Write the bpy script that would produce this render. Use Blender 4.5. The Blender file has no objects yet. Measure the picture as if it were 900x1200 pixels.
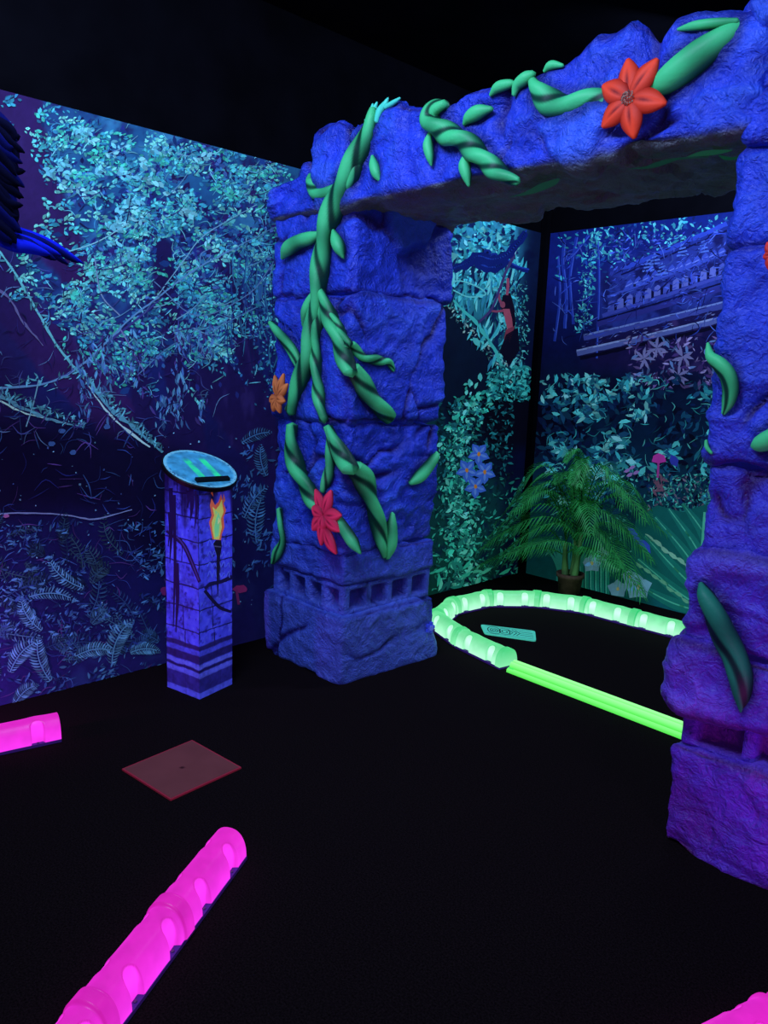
import bpy, math, random
import numpy as np
from mathutils import Matrix, Vector
C = bpy.context.scene.collection
rng = np.random.default_rng(7)
random.seed(7)

# ------------------------------------------------------------------ camera
F, YAW, PITCH, ROLL = 895.375, -0.79447, -0.18077, 0.037924
EYE = np.array([0, 0, 1.5])
XW, YB, HM = -3.387, 4.852, 2.528        # left wall x, back wall y, mural height
YF, YBK, HL = 2.315, 2.985, 2.21         # arch front, arch back, lintel underside
cy_, sy_ = math.cos(YAW), math.sin(YAW)
FWD = np.array([sy_*math.cos(PITCH), cy_*math.cos(PITCH), math.sin(PITCH)])
R0 = np.array([cy_, -sy_, 0]); U0 = np.cross(R0, FWD)
RT = R0*math.cos(ROLL)+U0*math.sin(ROLL); UP = -R0*math.sin(ROLL)+U0*math.cos(ROLL)
def at(px, py, ax, val):
    """point of the plane coordinate[ax]=val that was measured at photo pixel px,py"""
    px = np.asarray(px, float); py = np.asarray(py, float)
    d = (px[..., None]-450)/F*RT-(py[..., None]-600)/F*UP+FWD
    t = (val-EYE[ax])/d[..., ax]
    return EYE+t[..., None]*d
def topx(P):
    d = np.asarray(P)-EYE; z = d@FWD
    return 450+F*(d@RT)/z, 600-F*(d@UP)/z

cd = bpy.data.cameras.new('camera'); cam = bpy.data.objects.new('camera', cd); C.objects.link(cam)
cd.sensor_fit = 'VERTICAL'; cd.sensor_height = 36; cd.lens = F/1200*36; cd.clip_start = 0.02
m = Matrix.Identity(4)
for i in range(3):
    m[i][0] = RT[i]; m[i][1] = UP[i]; m[i][2] = -FWD[i]; m[i][3] = EYE[i]
cam.matrix_world = m
bpy.context.scene.camera = cam

# ------------------------------------------------------------------ colour + noise helpers
def lin(c):
    c = np.asarray(c, float)/255
    return np.where(c <= .04045, c/12.92, ((c+.055)/1.055)**2.4)
def _h(i, j, k, s):
    n = (i*374761393+j*668265263+k*2147483647+s*1274126177) & 0xffffffff
    n = ((n ^ (n >> 13))*1274126177) & 0xffffffff
    n = n ^ (n >> 16)
    return (n & 0xffff)/65535.0
def vnoise(p, s=0):
    p = np.asarray(p, float); f = np.floor(p).astype(np.int64); t = p-f; t = t*t*(3-2*t)
    r = 0
    for a in (0, 1):
        for b in (0, 1):
            for c in (0, 1):
                w = (t[:, 0] if a else 1-t[:, 0])*(t[:, 1] if b else 1-t[:, 1])*(t[:, 2] if c else 1-t[:, 2])
                r = r+w*_h(f[:, 0]+a, f[:, 1]+b, f[:, 2]+c, s)
    return r*2-1
def fbm(p, s=0, o=4, g=.5):
    r = 0; a = 1; tot = 0
    for i in range(o):
        r = r+a*vnoise(p*2**i, s+i*17); tot += a; a *= g
    return r/tot
def sstep(a, b, x):
    t = np.clip((x-a)/(b-a), 0, 1); return t*t*(3-2*t)
def catmull(P, n=8):
    P = np.asarray(P, float)
    Q = np.vstack([2*P[0]-P[1], P, 2*P[-1]-P[-2]]); out = []
    for i in range(1, len(Q)-2):
        for t in np.linspace(0, 1, n, endpoint=False):
            a, b, c, d = Q[i-1], Q[i], Q[i+1], Q[i+2]
            out.append(.5*((2*b)+(-a+c)*t+(2*a-5*b+4*c-d)*t*t+(-a+3*b-3*c+d)*t**3))
    out.append(P[-1]); return np.array(out)
def unit(v):
    v = np.asarray(v, float); return v/(np.linalg.norm(v, axis=-1, keepdims=True)+1e-12)

# ------------------------------------------------------------------ materials
def mat_vc(name, emit=0.0, rough=.8, spec=.2, bump=0, bscale=30, bdist=.01, wrinkle=False, dif=1, mottled=0):
    m = bpy.data.materials.new(name); m.use_nodes = True; nt = m.node_tree; N = nt.nodes; L = nt.links
    b = N['Principled BSDF']; at_ = N.new('ShaderNodeAttribute'); at_.attribute_name = 'Col'
    src = at_.outputs['Color']
    tc = N.new('ShaderNodeTexCoord')
    if mottled:
        nz = N.new('ShaderNodeTexNoise'); nz.inputs['Scale'].default_value = 9; nz.inputs['Detail'].default_value = 8
        nz.inputs['Roughness'].default_value = .65
        L.new(tc.outputs['Object'], nz.inputs['Vector'])
        mr = N.new('ShaderNodeMapRange'); mr.inputs['From Min'].default_value = .3; mr.inputs['From Max'].default_value = .7
        mr.inputs['To Min'].default_value = 1-mottled; mr.inputs['To Max'].default_value = 1+mottled
        L.new(nz.outputs['Fac'], mr.inputs['Value'])
        mx = N.new('ShaderNodeVectorMath'); mx.operation = 'SCALE'
        L.new(src, mx.inputs[0]); L.new(mr.outputs[0], mx.inputs['Scale']); src = mx.outputs[0]
    if dif < 1:
        dm = N.new('ShaderNodeVectorMath'); dm.operation = 'SCALE'; dm.inputs['Scale'].default_value = dif
        L.new(src, dm.inputs[0]); L.new(dm.outputs[0], b.inputs['Base Color'])
    else: L.new(src, b.inputs['Base Color'])
    b.inputs['Roughness'].default_value = rough; b.inputs['Specular IOR Level'].default_value = spec
    if emit: L.new(src, b.inputs['Emission Color']); b.inputs['Emission Strength'].default_value = emit
    if bump:
        n1 = N.new('ShaderNodeTexNoise'); n1.inputs['Scale'].default_value = bscale; n1.inputs['Detail'].default_value = 6
        n1.inputs['Distortion'].default_value = 1.2 if wrinkle else .2
        n1.inputs['Roughness'].default_value = .55
        L.new(tc.outputs['Object'], n1.inputs['Vector'])
        bp = N.new('ShaderNodeBump'); bp.inputs['Strength'].default_value = bump; bp.inputs['Distance'].default_value = bdist
        L.new(n1.outputs['Fac'], bp.inputs['Height'])
        if wrinkle:
            n2 = N.new('ShaderNodeTexNoise'); n2.inputs['Scale'].default_value = bscale*3.6; n2.inputs['Detail'].default_value = 5; n2.inputs['Distortion'].default_value = 2.2
            L.new(tc.outputs['Object'], n2.inputs['Vector']); b2 = N.new('ShaderNodeBump'); b2.inputs['Strength'].default_value = .8; b2.inputs['Distance'].default_value = .013
            L.new(n2.outputs['Fac'], b2.inputs['Height']); L.new(bp.outputs[0], b2.inputs['Normal']); bp = b2
        L.new(bp.outputs[0], b.inputs['Normal'])
    return m
def mat_flat(name, rgb, emit=0, rough=.8, spec=.2, nscale=0, namp=.3):
    m = bpy.data.materials.new(name); m.use_nodes = True; nt = m.node_tree; N = nt.nodes; L = nt.links
    b = N['Principled BSDF']; c = tuple(lin(rgb))+(1,)
    b.inputs['Base Color'].default_value = c; b.inputs['Roughness'].default_value = rough
    b.inputs['Specular IOR Level'].default_value = spec
    if nscale:
        tc = N.new('ShaderNodeTexCoord'); nz = N.new('ShaderNodeTexNoise'); nz.inputs['Scale'].default_value = nscale
        nz.inputs['Detail'].default_value = 5; L.new(tc.outputs['Object'], nz.inputs['Vector'])
        r = N.new('ShaderNodeValToRGB'); r.color_ramp.elements[0].position = .3; r.color_ramp.elements[1].position = .7
        r.color_ramp.elements[0].color = tuple(x*(1-namp) for x in c[:3])+(1,)
        r.color_ramp.elements[1].color = tuple(x*(1+namp) for x in c[:3])+(1,)
        L.new(nz.outputs['Fac'], r.inputs['Fac']); L.new(r.outputs[0], b.inputs['Base Color'])
        bp = N.new('ShaderNodeBump'); bp.inputs['Strength'].default_value = .3; bp.inputs['Distance'].default_value = .003
        L.new(nz.outputs['Fac'], bp.inputs['Height']); L.new(bp.outputs[0], b.inputs['Normal'])
    if emit: b.inputs['Emission Color'].default_value = c; b.inputs['Emission Strength'].default_value = emit
    return m
M = {}
M['rock'] = mat_vc('painted_rock', emit=.05, rough=.40, spec=.45, bump=1.0, bscale=10, bdist=.03, wrinkle=True, mottled=.25)
M['mural'] = mat_vc('mural_print', emit=.16, rough=.75, spec=.12, mottled=.12)
M['vine'] = mat_vc('vine_paint', emit=.12, rough=.5, spec=.3, bump=.5, bscale=30, bdist=.004)
M['petal'] = mat_vc('petal_paint', emit=.25, rough=.55, spec=.2, bump=.3, bscale=60, bdist=.003)
M['print'] = mat_vc('column_print', emit=.28, rough=.5, spec=.3, mottled=.18)
M['plate'] = mat_vc('plate_paint', emit=.3, rough=.5, spec=.2)
M['palm'] = mat_vc('palm_leaf', emit=.02, rough=.5, spec=.3)
M['feather'] = mat_vc('feather', emit=.03, rough=.9, spec=.03)
M['green'] = mat_vc('lit_green_plastic', emit=1.25, rough=.35, spec=.3, dif=.1)
M['pink'] = mat_vc('lit_magenta_plastic', emit=1.25, rough=.35, spec=.3, dif=.1)
M['black'] = mat_flat('black_paint', (9, 9, 14), rough=.95, spec=.02, nscale=4, namp=.3)
M['blackp'] = mat_flat('black_plastic', (14, 14, 18), rough=.5)
M['floor'] = mat_flat('black_carpet', (24, 17, 18), rough=1, spec=.03, nscale=180, namp=.6)
M['mat'] = mat_vc('rubber', emit=.12, rough=.85, spec=.1, bump=.2, bscale=80, bdist=.002)
M['strip'] = mat_flat('violet_base_strip', (64, 34, 120), emit=.22, rough=.5)
M['screw'] = mat_flat('screw_metal', (90, 60, 110), rough=.4)
M['pot'] = mat_flat('terracotta', (120, 85, 70), rough=.7, nscale=30)
M['soil'] = mat_flat('dark_soil', (30, 24, 20), nscale=60)

# ------------------------------------------------------------------ object helpers
def mesh_obj(name, V, faces, cols=None, mat=None, parent=None, smooth=False):
    me = bpy.data.meshes.new(name); V = np.asarray(V, float)
    if isinstance(faces, np.ndarray):
        n, k = faces.shape
        me.vertices.add(len(V)); me.vertices.foreach_set('co', V.ravel())
        me.loops.add(n*k); me.loops.foreach_set('vertex_index', faces.ravel().astype(np.int32))
        me.polygons.add(n); me.polygons.foreach_set('loop_start', np.arange(0, n*k, k, dtype=np.int32))
        me.polygons.foreach_set('loop_total', np.full(n, k, dtype=np.int32))
        me.update(calc_edges=True)
    else:
        me.from_pydata(V.tolist(), [], faces)
    me.validate()
    if cols is not None:
        a = me.color_attributes.new('Col', 'FLOAT_COLOR', 'POINT')
        cc = np.ones((len(V), 4)); cc[:, :3] = cols; a.data.foreach_set('color', cc.ravel())
    if mat: me.materials.append(mat)
    if smooth: me.polygons.foreach_set('use_smooth', np.ones(len(me.polygons), dtype=bool))
    me.update()
    o = bpy.data.objects.new(name, me); C.objects.link(o)
    if parent is not None: link_child(o, parent)
    return o
def link_child(o, parent):
    o.parent = parent
    o.matrix_parent_inverse = Matrix.Translation(-parent.location)
def tag(o, label=None, cat=None, group=None, kind=None):
    if label: o['label'] = label
    if cat: o['category'] = cat
    if group: o['group'] = group
    if kind: o['kind'] = kind
    return o
def thing(name, label, cat, loc, group=None):
    o = bpy.data.objects.new(name, None); C.objects.link(o); o.location = loc; o.empty_display_size = .1
    return tag(o, label, cat, group)
class MB:
    def __init__(s): s.V = []; s.F = []; s.C = []; s.n = 0
    def add(s, V, F, col):
        V = np.asarray(V, float); col = np.asarray(col, float)
        if col.ndim == 1: col = np.tile(col, (len(V), 1))
        s.V.append(V); s.C.append(col); s.F += [tuple(int(i)+s.n for i in f) for f in F]; s.n += len(V)
    def box(s, a, b, col=(0, 0, 0)):
        x0, y0, z0 = a; x1, y1, z1 = b
        V = [(x, y, z) for z in (z0, z1) for y in (y0, y1) for x in (x0, x1)]
        s.add(V, [(0, 2, 3, 1), (4, 5, 7, 6), (0, 1, 5, 4), (2, 6, 7, 3), (0, 4, 6, 2), (1, 3, 7, 5)], col)
    def build(s, name, mat, parent=None, smooth=False):
        return mesh_obj(name, np.vstack(s.V), s.F, np.vstack(s.C), mat, parent, smooth)
def gridF(n, m_, wrap=False):
    F_ = []
    for i in range(n-1):
        for j in range(m_ if wrap else m_-1):
            k = (j+1) % m_
            F_.append((i*m_+j, i*m_+k, (i+1)*m_+k, (i+1)*m_+j))
    return F_

# ------------------------------------------------------------------ room shell
def slab(name, a, b, mat):
    mb = MB(); mb.box(a, b); o = mb.build(name, mat); o['kind'] = 'structure'; return o
slab('floor', (XW-.1, -1.8, -.1), (2.6, YB+.1, 0), M['floor'])
slab('ceiling', (XW-.1, -1.8, 3.25), (2.6, YB+.1, 3.35), M['black'])
slab('wall_left', (XW-.1, -1.8, 0), (XW-.006, YB, 3.25), M['black'])
slab('wall_back', (XW-.1, YB+.006, 0), (2.6, YB+.1, 3.25), M['black'])
slab('wall_right', (2.5, -1.8, 0), (2.6, YB, 3.25), M['black'])
slab('wall_front', (XW-.1, -1.9, 0), (2.6, -1.8, 3.25), M['black'])
slab('trim_1', (XW, YB-.05, 0), (XW+.05, YB, 3.25), M['black'])

# ------------------------------------------------------------------ mural painter
class Mural:
    """flat printed sheet on a wall: a soft vertex-painted ground and thousands of flat printed leaf shapes"""
    def __init__(s, ax, val, out, lo, hi):
        s.ax, s.val, s.out, s.lo, s.hi = ax, val, out, lo, hi    # lo/hi: range of the other horizontal coord
        s.P = {}; s.i = 0
    def ground(s, fn, res=.011):
        u = np.linspace(s.lo, s.hi, int((s.hi-s.lo)/res)+1); z = np.linspace(0.002, HM, int(HM/res)+1)
        U, Z = np.meshgrid(u, z); n, k = U.shape
        P = np.zeros((n*k, 3)); P[:, s.ax] = s.val+s.out*.001; P[:, 1-s.ax] = U.ravel(); P[:, 2] = Z.ravel()
        px, py = topx(P); s.gc = fn(px, py, P); s.gV = P
        a = np.arange(n*k).reshape(n, k)
        s.gF = np.stack([a[:-1, :-1].ravel(), a[:-1, 1:].ravel(), a[1:, 1:].ravel(), a[1:, :-1].ravel()], 1)
    def polys(s, Q, cols):
        """Q: N,k,2 pixel polygons; cols N,3 sRGB"""
        Q = np.asarray(Q, float); cols = lin(np.clip(cols, 0, 255)); N_, k = Q.shape[:2]
        if cols.ndim == 1: cols = np.tile(cols, (N_, 1))
        P = at(Q[..., 0], Q[..., 1], s.ax, s.val)
        P[..., 1-s.ax] = np.clip(P[..., 1-s.ax], s.lo, s.hi); P[..., 2] = np.clip(P[..., 2], 0.003, HM-.001)
        off = .0014+(s.i+np.arange(N_))*4e-7; s.i += N_
        P[..., s.ax] = s.val+s.out*off[:, None]
        s.P.setdefault(k, []).append((P.reshape(-1, 3), np.repeat(cols, k, axis=0)))
    def leaves(s, cx, cy, ln, wd, ang, cols, bend=None):
        cx, cy, ln, wd, ang = [np.broadcast_to(np.asarray(v, float), np.shape(cx)) for v in (cx, cy, ln, wd, ang)]
        t = np.array([-.5, -.22, .12, .5, .12, -.22]); w = np.array([0, .42, .5, 0, -.5, -.42])
        b = rng.uniform(-.25, .25, len(cx)) if bend is None else np.broadcast_to(bend, cx.shape)
        X = t[None]*ln[:, None]; Y = w[None]*wd[:, None]+b[:, None]*ln[:, None]*(1-4*t[None]**2)*.4
        c, n = np.cos(ang)[:, None], np.sin(ang)[:, None]
        s.polys(np.stack([cx[:, None]+X*c-Y*n, cy[:, None]+X*n+Y*c], -1), cols)
    def ribbon(s, pts, w, col, jag=0, n=6):
        pts = np.asarray(pts, float); w = np.broadcast_to(np.asarray(w, float), (len(pts),))
        Q = catmull(np.column_stack([pts, w]), n); p = Q[:, :2]; w = np.maximum(Q[:, 2], .15)
        d = np.gradient(p, axis=0); d = unit(d); nn = np.stack([-d[:, 1], d[:, 0]], 1)
        j1 = 1+jag*rng.uniform(-1, 1, len(p)); j2 = 1+jag*rng.uniform(-1, 1, len(p))
        a = p+nn*(w*j1/2)[:, None]; b = p-nn*(w*j2/2)[:, None]
        s.polys(np.stack([a[:-1], a[1:], b[1:], b[:-1]], 1), np.asarray(col, float)); s.i -= len(a)-2
        return p
    def blob(s, cx, cy, rx, ry, col, n=12, rot=0, jag=.15):
        t = np.linspace(0, 2*np.pi, n, endpoint=False); r = 1+jag*rng.uniform(-1, 1, n)
        x = rx*np.cos(t)*r; y = ry*np.sin(t)*r; c, q = math.cos(rot), math.sin(rot)
        s.polys(np.stack([cx+x*c-y*q, cy+x*q+y*c], 1)[None], np.asarray(col, float)[None])
    def poly(s, pts, col): s.polys(np.asarray(pts, float)[None], np.asarray(col, float)[None])
    def fern(s, x, y, ang, L, wid, col, n=14, curl=.6):
        t = np.linspace(0, 1, n); a = ang+curl*t**1.5
        dx = np.cos(a)*L/n; dy = np.sin(a)*L/n; px = x+np.cumsum(dx); py = y+np.cumsum(dy)
        s.ribbon(np.column_stack([px, py])[::3], 1.2, col, n=3)
        col = np.asarray(col, float)
        for sd in (-1, 1):
            ll = wid*np.sin(np.pi*(.12+.86*t))+1; aa = a+sd*1.05
            s.leaves(px+np.cos(aa)*ll/2, py+np.sin(aa)*ll/2, ll, np.maximum(1.3, ll*.16), aa,
                     col*rng.uniform(.55, 1.2, (n, 1)), bend=.25*sd)
    def scatter(s, n, box, dens, ln, asp, cols, ang=None, spread=1.0, jit=.25):
        x = rng.uniform(box[0], box[2], n*3); y = rng.uniform(box[1], box[3], n*3)
        k = rng.uniform(0, 1, n*3) < dens(x, y); x, y = x[k][:n], y[k][:n]; N_ = len(x)
        if not N_: return
        cols = np.asarray(cols, float); c = cols[rng.integers(0, len(cols), N_)]*rng.uniform(1-jit, 1+jit, (N_, 1))
        l = rng.uniform(ln[0], ln[1], N_)
        a = rng.uniform(0, 2*np.pi, N_) if ang is None else ang(x, y)+rng.normal(0, spread, N_)
        s.leaves(x, y, l, l*rng.uniform(asp[0], asp[1], N_), a, c)
    def build(s, name, label):
        V = [s.gV]; Cc = [lin(np.clip(s.gc, 0, 255))]; n = len(s.gV)
        loops = [s.gF.ravel()]; tot = [np.full(len(s.gF), 4)]
        for k, lst in s.P.items():
            for P, c in lst:
                V.append(P); Cc.append(c); loops.append(np.arange(n, n+len(P))); tot.append(np.full(len(P)//k, k)); n += len(P)
        V = np.vstack(V); Cc = np.vstack(Cc); loops = np.concatenate(loops); tot = np.concatenate(tot)
        me = bpy.data.meshes.new(name); me.vertices.add(len(V)); me.vertices.foreach_set('co', V.ravel())
        me.loops.add(len(loops)); me.loops.foreach_set('vertex_index', loops.astype(np.int32))
        st = np.concatenate([[0], np.cumsum(tot)[:-1]])
        me.polygons.add(len(tot)); me.polygons.foreach_set('loop_start', st.astype(np.int32)); me.polygons.foreach_set('loop_total', tot.astype(np.int32))
        me.update(calc_edges=True)
        a = me.color_attributes.new('Col', 'FLOAT_COLOR', 'POINT'); cc = np.ones((len(V), 4)); cc[:, :3] = Cc
        a.data.foreach_set('color', cc.ravel()); me.materials.append(M['mural'])
        o = bpy.data.objects.new(name, me); C.objects.link(o)
        return tag(o, label, 'mural')
def pxn(px, py, sc, s=0, o=4):
    return fbm(np.column_stack([px/sc, py/sc, np.full(len(px), s*3.7)]), s, o)
def mixc(c, col, f): return c+(np.asarray(col, float)-c)*np.clip(f, 0, 1)[:, None]
def distline(px, py, pts):
    pts = catmull(pts, 5); d = np.full(len(px), 1e9); tt = np.zeros(len(px))
    for i in range(len(pts)-1):
        a, b = pts[i][:2], pts[i+1][:2]; ab = b-a; L2 = ab@ab+1e-9
        t = np.clip(((px-a[0])*ab[0]+(py-a[1])*ab[1])/L2, 0, 1)
        q = np.hypot(px-a[0]-t*ab[0], py-a[1]-t*ab[1]); k = q < d
        d = np.where(k, q, d); tt = np.where(k, (pts[i][2]*(1-t)+pts[i+1][2]*t) if len(pts[i]) > 2 else 0, tt)
    return d, tt
def grad(y, stops):
    ys = [a for a, _ in stops]; cs = np.array([c for _, c in stops], float)
    return np.column_stack([np.interp(y, ys, cs[:, k]) for k in range(3)])

# ------------------------------------------------------------------ left mural
TRUNKS = [  # (x, y, half width) dark trunks
    [(20, 100, 26), (30, 180, 28), (52, 260, 32), (95, 320, 20)],
    [(-60, 240, 26), (10, 350, 26), (90, 440, 28), (170, 520, 24), (240, 590, 18)],
    [(258, 290, 8), (275, 350, 11), (290, 420, 13), (312, 490, 10), (330, 530, 8)],
    [(190, 290, 12), (200, 380, 14), (214, 470, 19), (222, 540, 22)],
    [(75, 300, 14), (105, 380, 15), (120, 430, 16)],
    [(250, 440, 26), (290, 500, 26), (330, 560, 20)],
    [(160, 420, 12), (172, 520, 14)],
]
def bgL(px, py, P):
    c = grad(py-.0*px, [(100, (30, 78, 128)), (200, (36, 98, 140)), (330, (34, 66, 128)), (440, (26, 34, 98)), (540, (22, 22, 74)), (680, (20, 24, 78)), (830, (34, 34, 100))])
    n1 = pxn(px, py, 46, 1); n2 = pxn(px, py, 16, 2); n3 = pxn(px, py, 7, 3)
    can = sstep(440, 330, py+.25*(120-px)*(px < 120))*sstep(20, 75, px)
    c = mixc(c, (62, 140, 178), can*sstep(-.15, .5, n1+.5*n2)*.85)
    c = mixc(c, (30, 28, 84), can*sstep(.0, .5, -n2-.3*n3)*.8)
    c = mixc(c, (40, 70, 125), sstep(600, 780, py)*sstep(.05, .6, n1+.6*n2)*.5)
    c = mixc(c, (60, 34, 100), sstep(120, -40, px)*sstep(300, 160, py)*.6)
    for i, T in enumerate(TRUNKS):
        d, w = distline(px, py, T); e = n2*5
        k = sstep(w+e+3, w+e-3, d)
        c = mixc(c, (50, 27, 84) if i in (0, 1, 4) else (30, 22, 74), k*.95)
        c = mixc(c, (70, 60, 130), k*sstep(.1, .6, pxn(px*2.5, py*.6, 20, 5+i))*.35)
    c = mixc(c, (34, 22, 74), sstep(70, 0, px+.0*py)*sstep(240, 300, py)*sstep(560, 480, py)*.8)
    d, w = distline(px, py, [(-80, 560, 60), (30, 545, 50), (150, 555, 45), (200, 600, 60)])
    c = mixc(c, (10, 9, 40), sstep(w+30, w-20, d)*.9)
    # through the arch
    r = sstep(480, 500, px)
    g = grad(py, [(260, (60, 165, 190)), (340, (50, 150, 160)), (430, (24, 84, 96)), (480, (14, 60, 70)), (560, (14, 60, 66)), (640, (16, 74, 70)), (700, (14, 70, 60))])
    g = mixc(g, (14, 30, 70), sstep(.0, .5, n2+.5*n3)*.75)
    d, w = distline(px, py, [(500, 345, 10), (530, 400, 32), (560, 470, 45), (590, 520, 42)])
    g = mixc(g, (9, 22, 44), sstep(w+6, w-6, d+n2*4)*.95)
    g = mixc(g, (8, 14, 50), sstep(598, 626, px+.07*(py-280))*.9)
    d = np.hypot((px-600)/45, (py-490)/42); g = mixc(g, (8, 8, 26), sstep(1.15, .6, d+.2*n2))
    c = c*(1-r[:, None])+g*r[:, None]
    return c*(1+.10*pxn(px, py, 4, 9)[:, None])
L = Mural(0, XW, 1, .1, YB-.03)
L.ground(bgL)
def topl(x): return 108+.25*x
def squig(M_, n, box, dens, cols, l=(7, 20), w=(.6, 1.5)):
    x = rng.uniform(box[0], box[2], n*3); y = rng.uniform(box[1], box[3], n*3); ok = rng.uniform(0, 1, n*3) < dens(x, y)
    for a, b in zip(x[ok][:n], y[ok][:n]):
        th = rng.normal(-.5, .9); L_ = rng.uniform(*l); k = rng.normal(0, .35); c = np.array(cols[rng.integers(0, len(cols))])*rng.uniform(.7, 1.15)
        dx, dy = math.cos(th)*L_/2, math.sin(th)*L_/2; M_.ribbon([(a-dx, b-dy), (a-dy*k, b+dx*k), (a+dx, b+dy)], [.3, rng.uniform(*w), .3], c, n=3)
def near_trunk(x, y):
    k = np.zeros(len(x))
    for i in (0, 1, 2, 3, 5):
        d, w = distline(x, y, TRUNKS[i]); k = np.maximum(k, sstep(w+2, w-6, d))
    return k
TEAL = [(78, 196, 196), (100, 214, 206), (60, 168, 184), (52, 136, 168), (120, 220, 200), (70, 206, 176)]
DEEP = [(26, 34, 92), (34, 44, 110), (44, 34, 96), (28, 60, 118)]
def canopy(x, y):
    k = sstep(-4, 8, y-topl(x))*sstep(500, 360, y+.4*(200-x)*(x < 200)-.15*(x-200)*(x > 200))*sstep(30, 80, x+.25*(y-110)*0)
    cl = fbm(np.column_stack([x/32, y/26, np.zeros(len(x))]), 31, 3)
    return k*sstep(-.45, .35, cl)*(1-.9*near_trunk(x, y))
L.scatter(2600, (30, 110, 335, 480), canopy, (6, 15), (.3, .6), DEEP)
L.scatter(1700, (30, 110, 335, 480), canopy, (3, 8), (.35, .7), [(50, 110, 160), (44, 88, 140), (70, 110, 170)])
def clusters(M_, n, box, dens, cols, k=(6, 14), sz=(3.5, 8.5), sp=11, sdir=.0):
    x = rng.uniform(box[0], box[2], n*3); y = rng.uniform(box[1], box[3], n*3)
    ok = rng.uniform(0, 1, n*3) < dens(x, y); x, y = x[ok][:n], y[ok][:n]
    cols = np.asarray(cols, float)
    for a, b in zip(x, y):
        m_ = rng.integers(*k); th = rng.normal(sdir, .5); t = rng.uniform(-1, 1, m_)*sp
        side = rng.choice([-1, 1], m_); base = cols[rng.integers(0, len(cols))]
        lx = a+t*math.cos(th)-side*2.5*math.sin(th); ly = b+t*math.sin(th)+side*2.5*math.cos(th)+abs(t)*.1
        l = rng.uniform(sz[0], sz[1], m_)
        M_.leaves(lx, ly, l, l*rng.uniform(.35, .6, m_), th+side*rng.uniform(.3, 1.0, m_), base*rng.uniform(.7, 1.18, (m_, 1)))
clusters(L, 620, (30, 112, 335, 470), lambda x, y: np.clip(canopy(x, y)*1.25+.28*sstep(-4, 8, y-topl(x))*sstep(240, 150, y)+.16*sstep(0, 30, y-topl(x))*sstep(440, 330, y)*sstep(40, 90, x), 0, 1), TEAL, sz=(3, 7.5))
squig(L, 620, (40, 115, 330, 460), lambda x, y: canopy(x, y)+.12, [(96, 190, 205), (60, 140, 180), (30, 34, 96), (120, 210, 215)])
clusters(L, 60, (50, 120, 250, 330), lambda x, y: canopy(x, y)*sstep(330, 250, y), [(110, 205, 215), (130, 215, 215)], sz=(4, 10))
# sprays over the trunk on the left
for (x, y) in [(60, 255), (85, 262), (45, 275), (70, 300), (100, 290), (20, 300), (40, 318), (110, 330), (85, 345), (15, 118), (8, 150), (130, 310), (25, 345)]:
    clusters(L, 2, (x-10, y-8, x+10, y+8), lambda x, y: np.ones(len(x)), TEAL, sp=10)
# right foggy grove of thin stems
for i in range(60):
    x = rng.uniform(262, 330); y = rng.uniform(270, 400); l = rng.uniform(20, 55)
    L.ribbon([(x, y), (x+rng.normal(0, 3), y+l/2), (x+rng.normal(2, 4), y+l)], rng.uniform(.7, 1.8), random.choice([(50, 120, 150), (36, 70, 130), (24, 30, 80), (30, 50, 110)]), n=2)
L.scatter(500, (262, 280, 335, 480), lambda x, y: .8*(1-near_trunk(x, y)), (2, 5), (.3, .6), [(66, 160, 180), (50, 120, 160), (24, 34, 90)])
# limbs, twigs
lt = (110, 170, 190)
L.ribbon([(-60, 462), (0, 455), (50, 450), (88, 433), (125, 400), (150, 375), (180, 352), (225, 318), (262, 297), (330, 262)], [2.4, 2.4, 2.4, 2.6, 2.2, 2, 2, 1.8, 1.5, 1], (96, 150, 190), jag=.4)
L.ribbon([(125, 402), (165, 370), (190, 348)], [3, 2.4, 1.5], (60, 60, 130))
L.ribbon([(88, 433), (60, 395), (35, 350), (10, 310), (-20, 270)], [2.4, 2.6, 2.6, 2.2, 2], (100, 190, 190), jag=.5)
L.ribbon([(88, 433), (110, 455), (130, 480), (155, 500), (190, 530)], [2, 3.5, 4, 3.4, 2], (84, 160, 176), jag=.9)
L.ribbon([(95, 440), (128, 486), (175, 524)], [1, 2.5, 2], (170, 222, 215), jag=.8)
L.ribbon([(-60, 440), (0, 465), (30, 480), (60, 492), (98, 500)], [2.5, 4, 3.4, 3, 1.2], (84, 150, 165), jag=.9)
L.ribbon([(-10, 466), (30, 484), (80, 496)], [2.2, 2.2, 1.4], (170, 226, 210), jag=.8)
L.ribbon([(-40, 330), (5, 345), (25, 375), (50, 405)], [2.5, 3, 3, 1], (96, 96, 140), jag=.8)
L.ribbon([(180, 352), (215, 305), (240, 275), (300, 240)], [1.6, 1.4, 1.2, 1], (120, 180, 200), jag=.4)
L.ribbon([(180, 330), (230, 370), (290, 345), (318, 310)], 1.2, (90, 130, 170))
L.ribbon([(110, 300), (118, 345), (140, 370)], 1.5, (120, 150, 180)); L.ribbon([(140, 385), (168, 435)], 1.6, (120, 130, 180))
L.ribbon([(60, 300), (110, 285), (150, 262)], 1.4, (130, 200, 205)); L.ribbon([(45, 445), (38, 475), (30, 500)], 1.4, (110, 170, 185))
L.ribbon([(160, 440), (200, 405), (240, 390), (300, 360)], 1.2, (80, 130, 170))
for i in range(70):
    x, y = rng.uniform(60, 320), rng.uniform(150, 430)
    if rng.random() > canopy(np.array([x]), np.array([y]))[0]+.2: continue
    a = rng.normal(-.4, .6); l = rng.uniform(15, 45)
    L.ribbon([(x, y), (x+l*.5*math.cos(a), y+l*.5*math.sin(a)+3), (x+l*math.cos(a), y+l*math.sin(a))], [1.5, 1.1, .5], random.choice([(90, 150, 180), (30, 24, 76), (110, 170, 190), (50, 50, 110)]), n=3)
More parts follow.
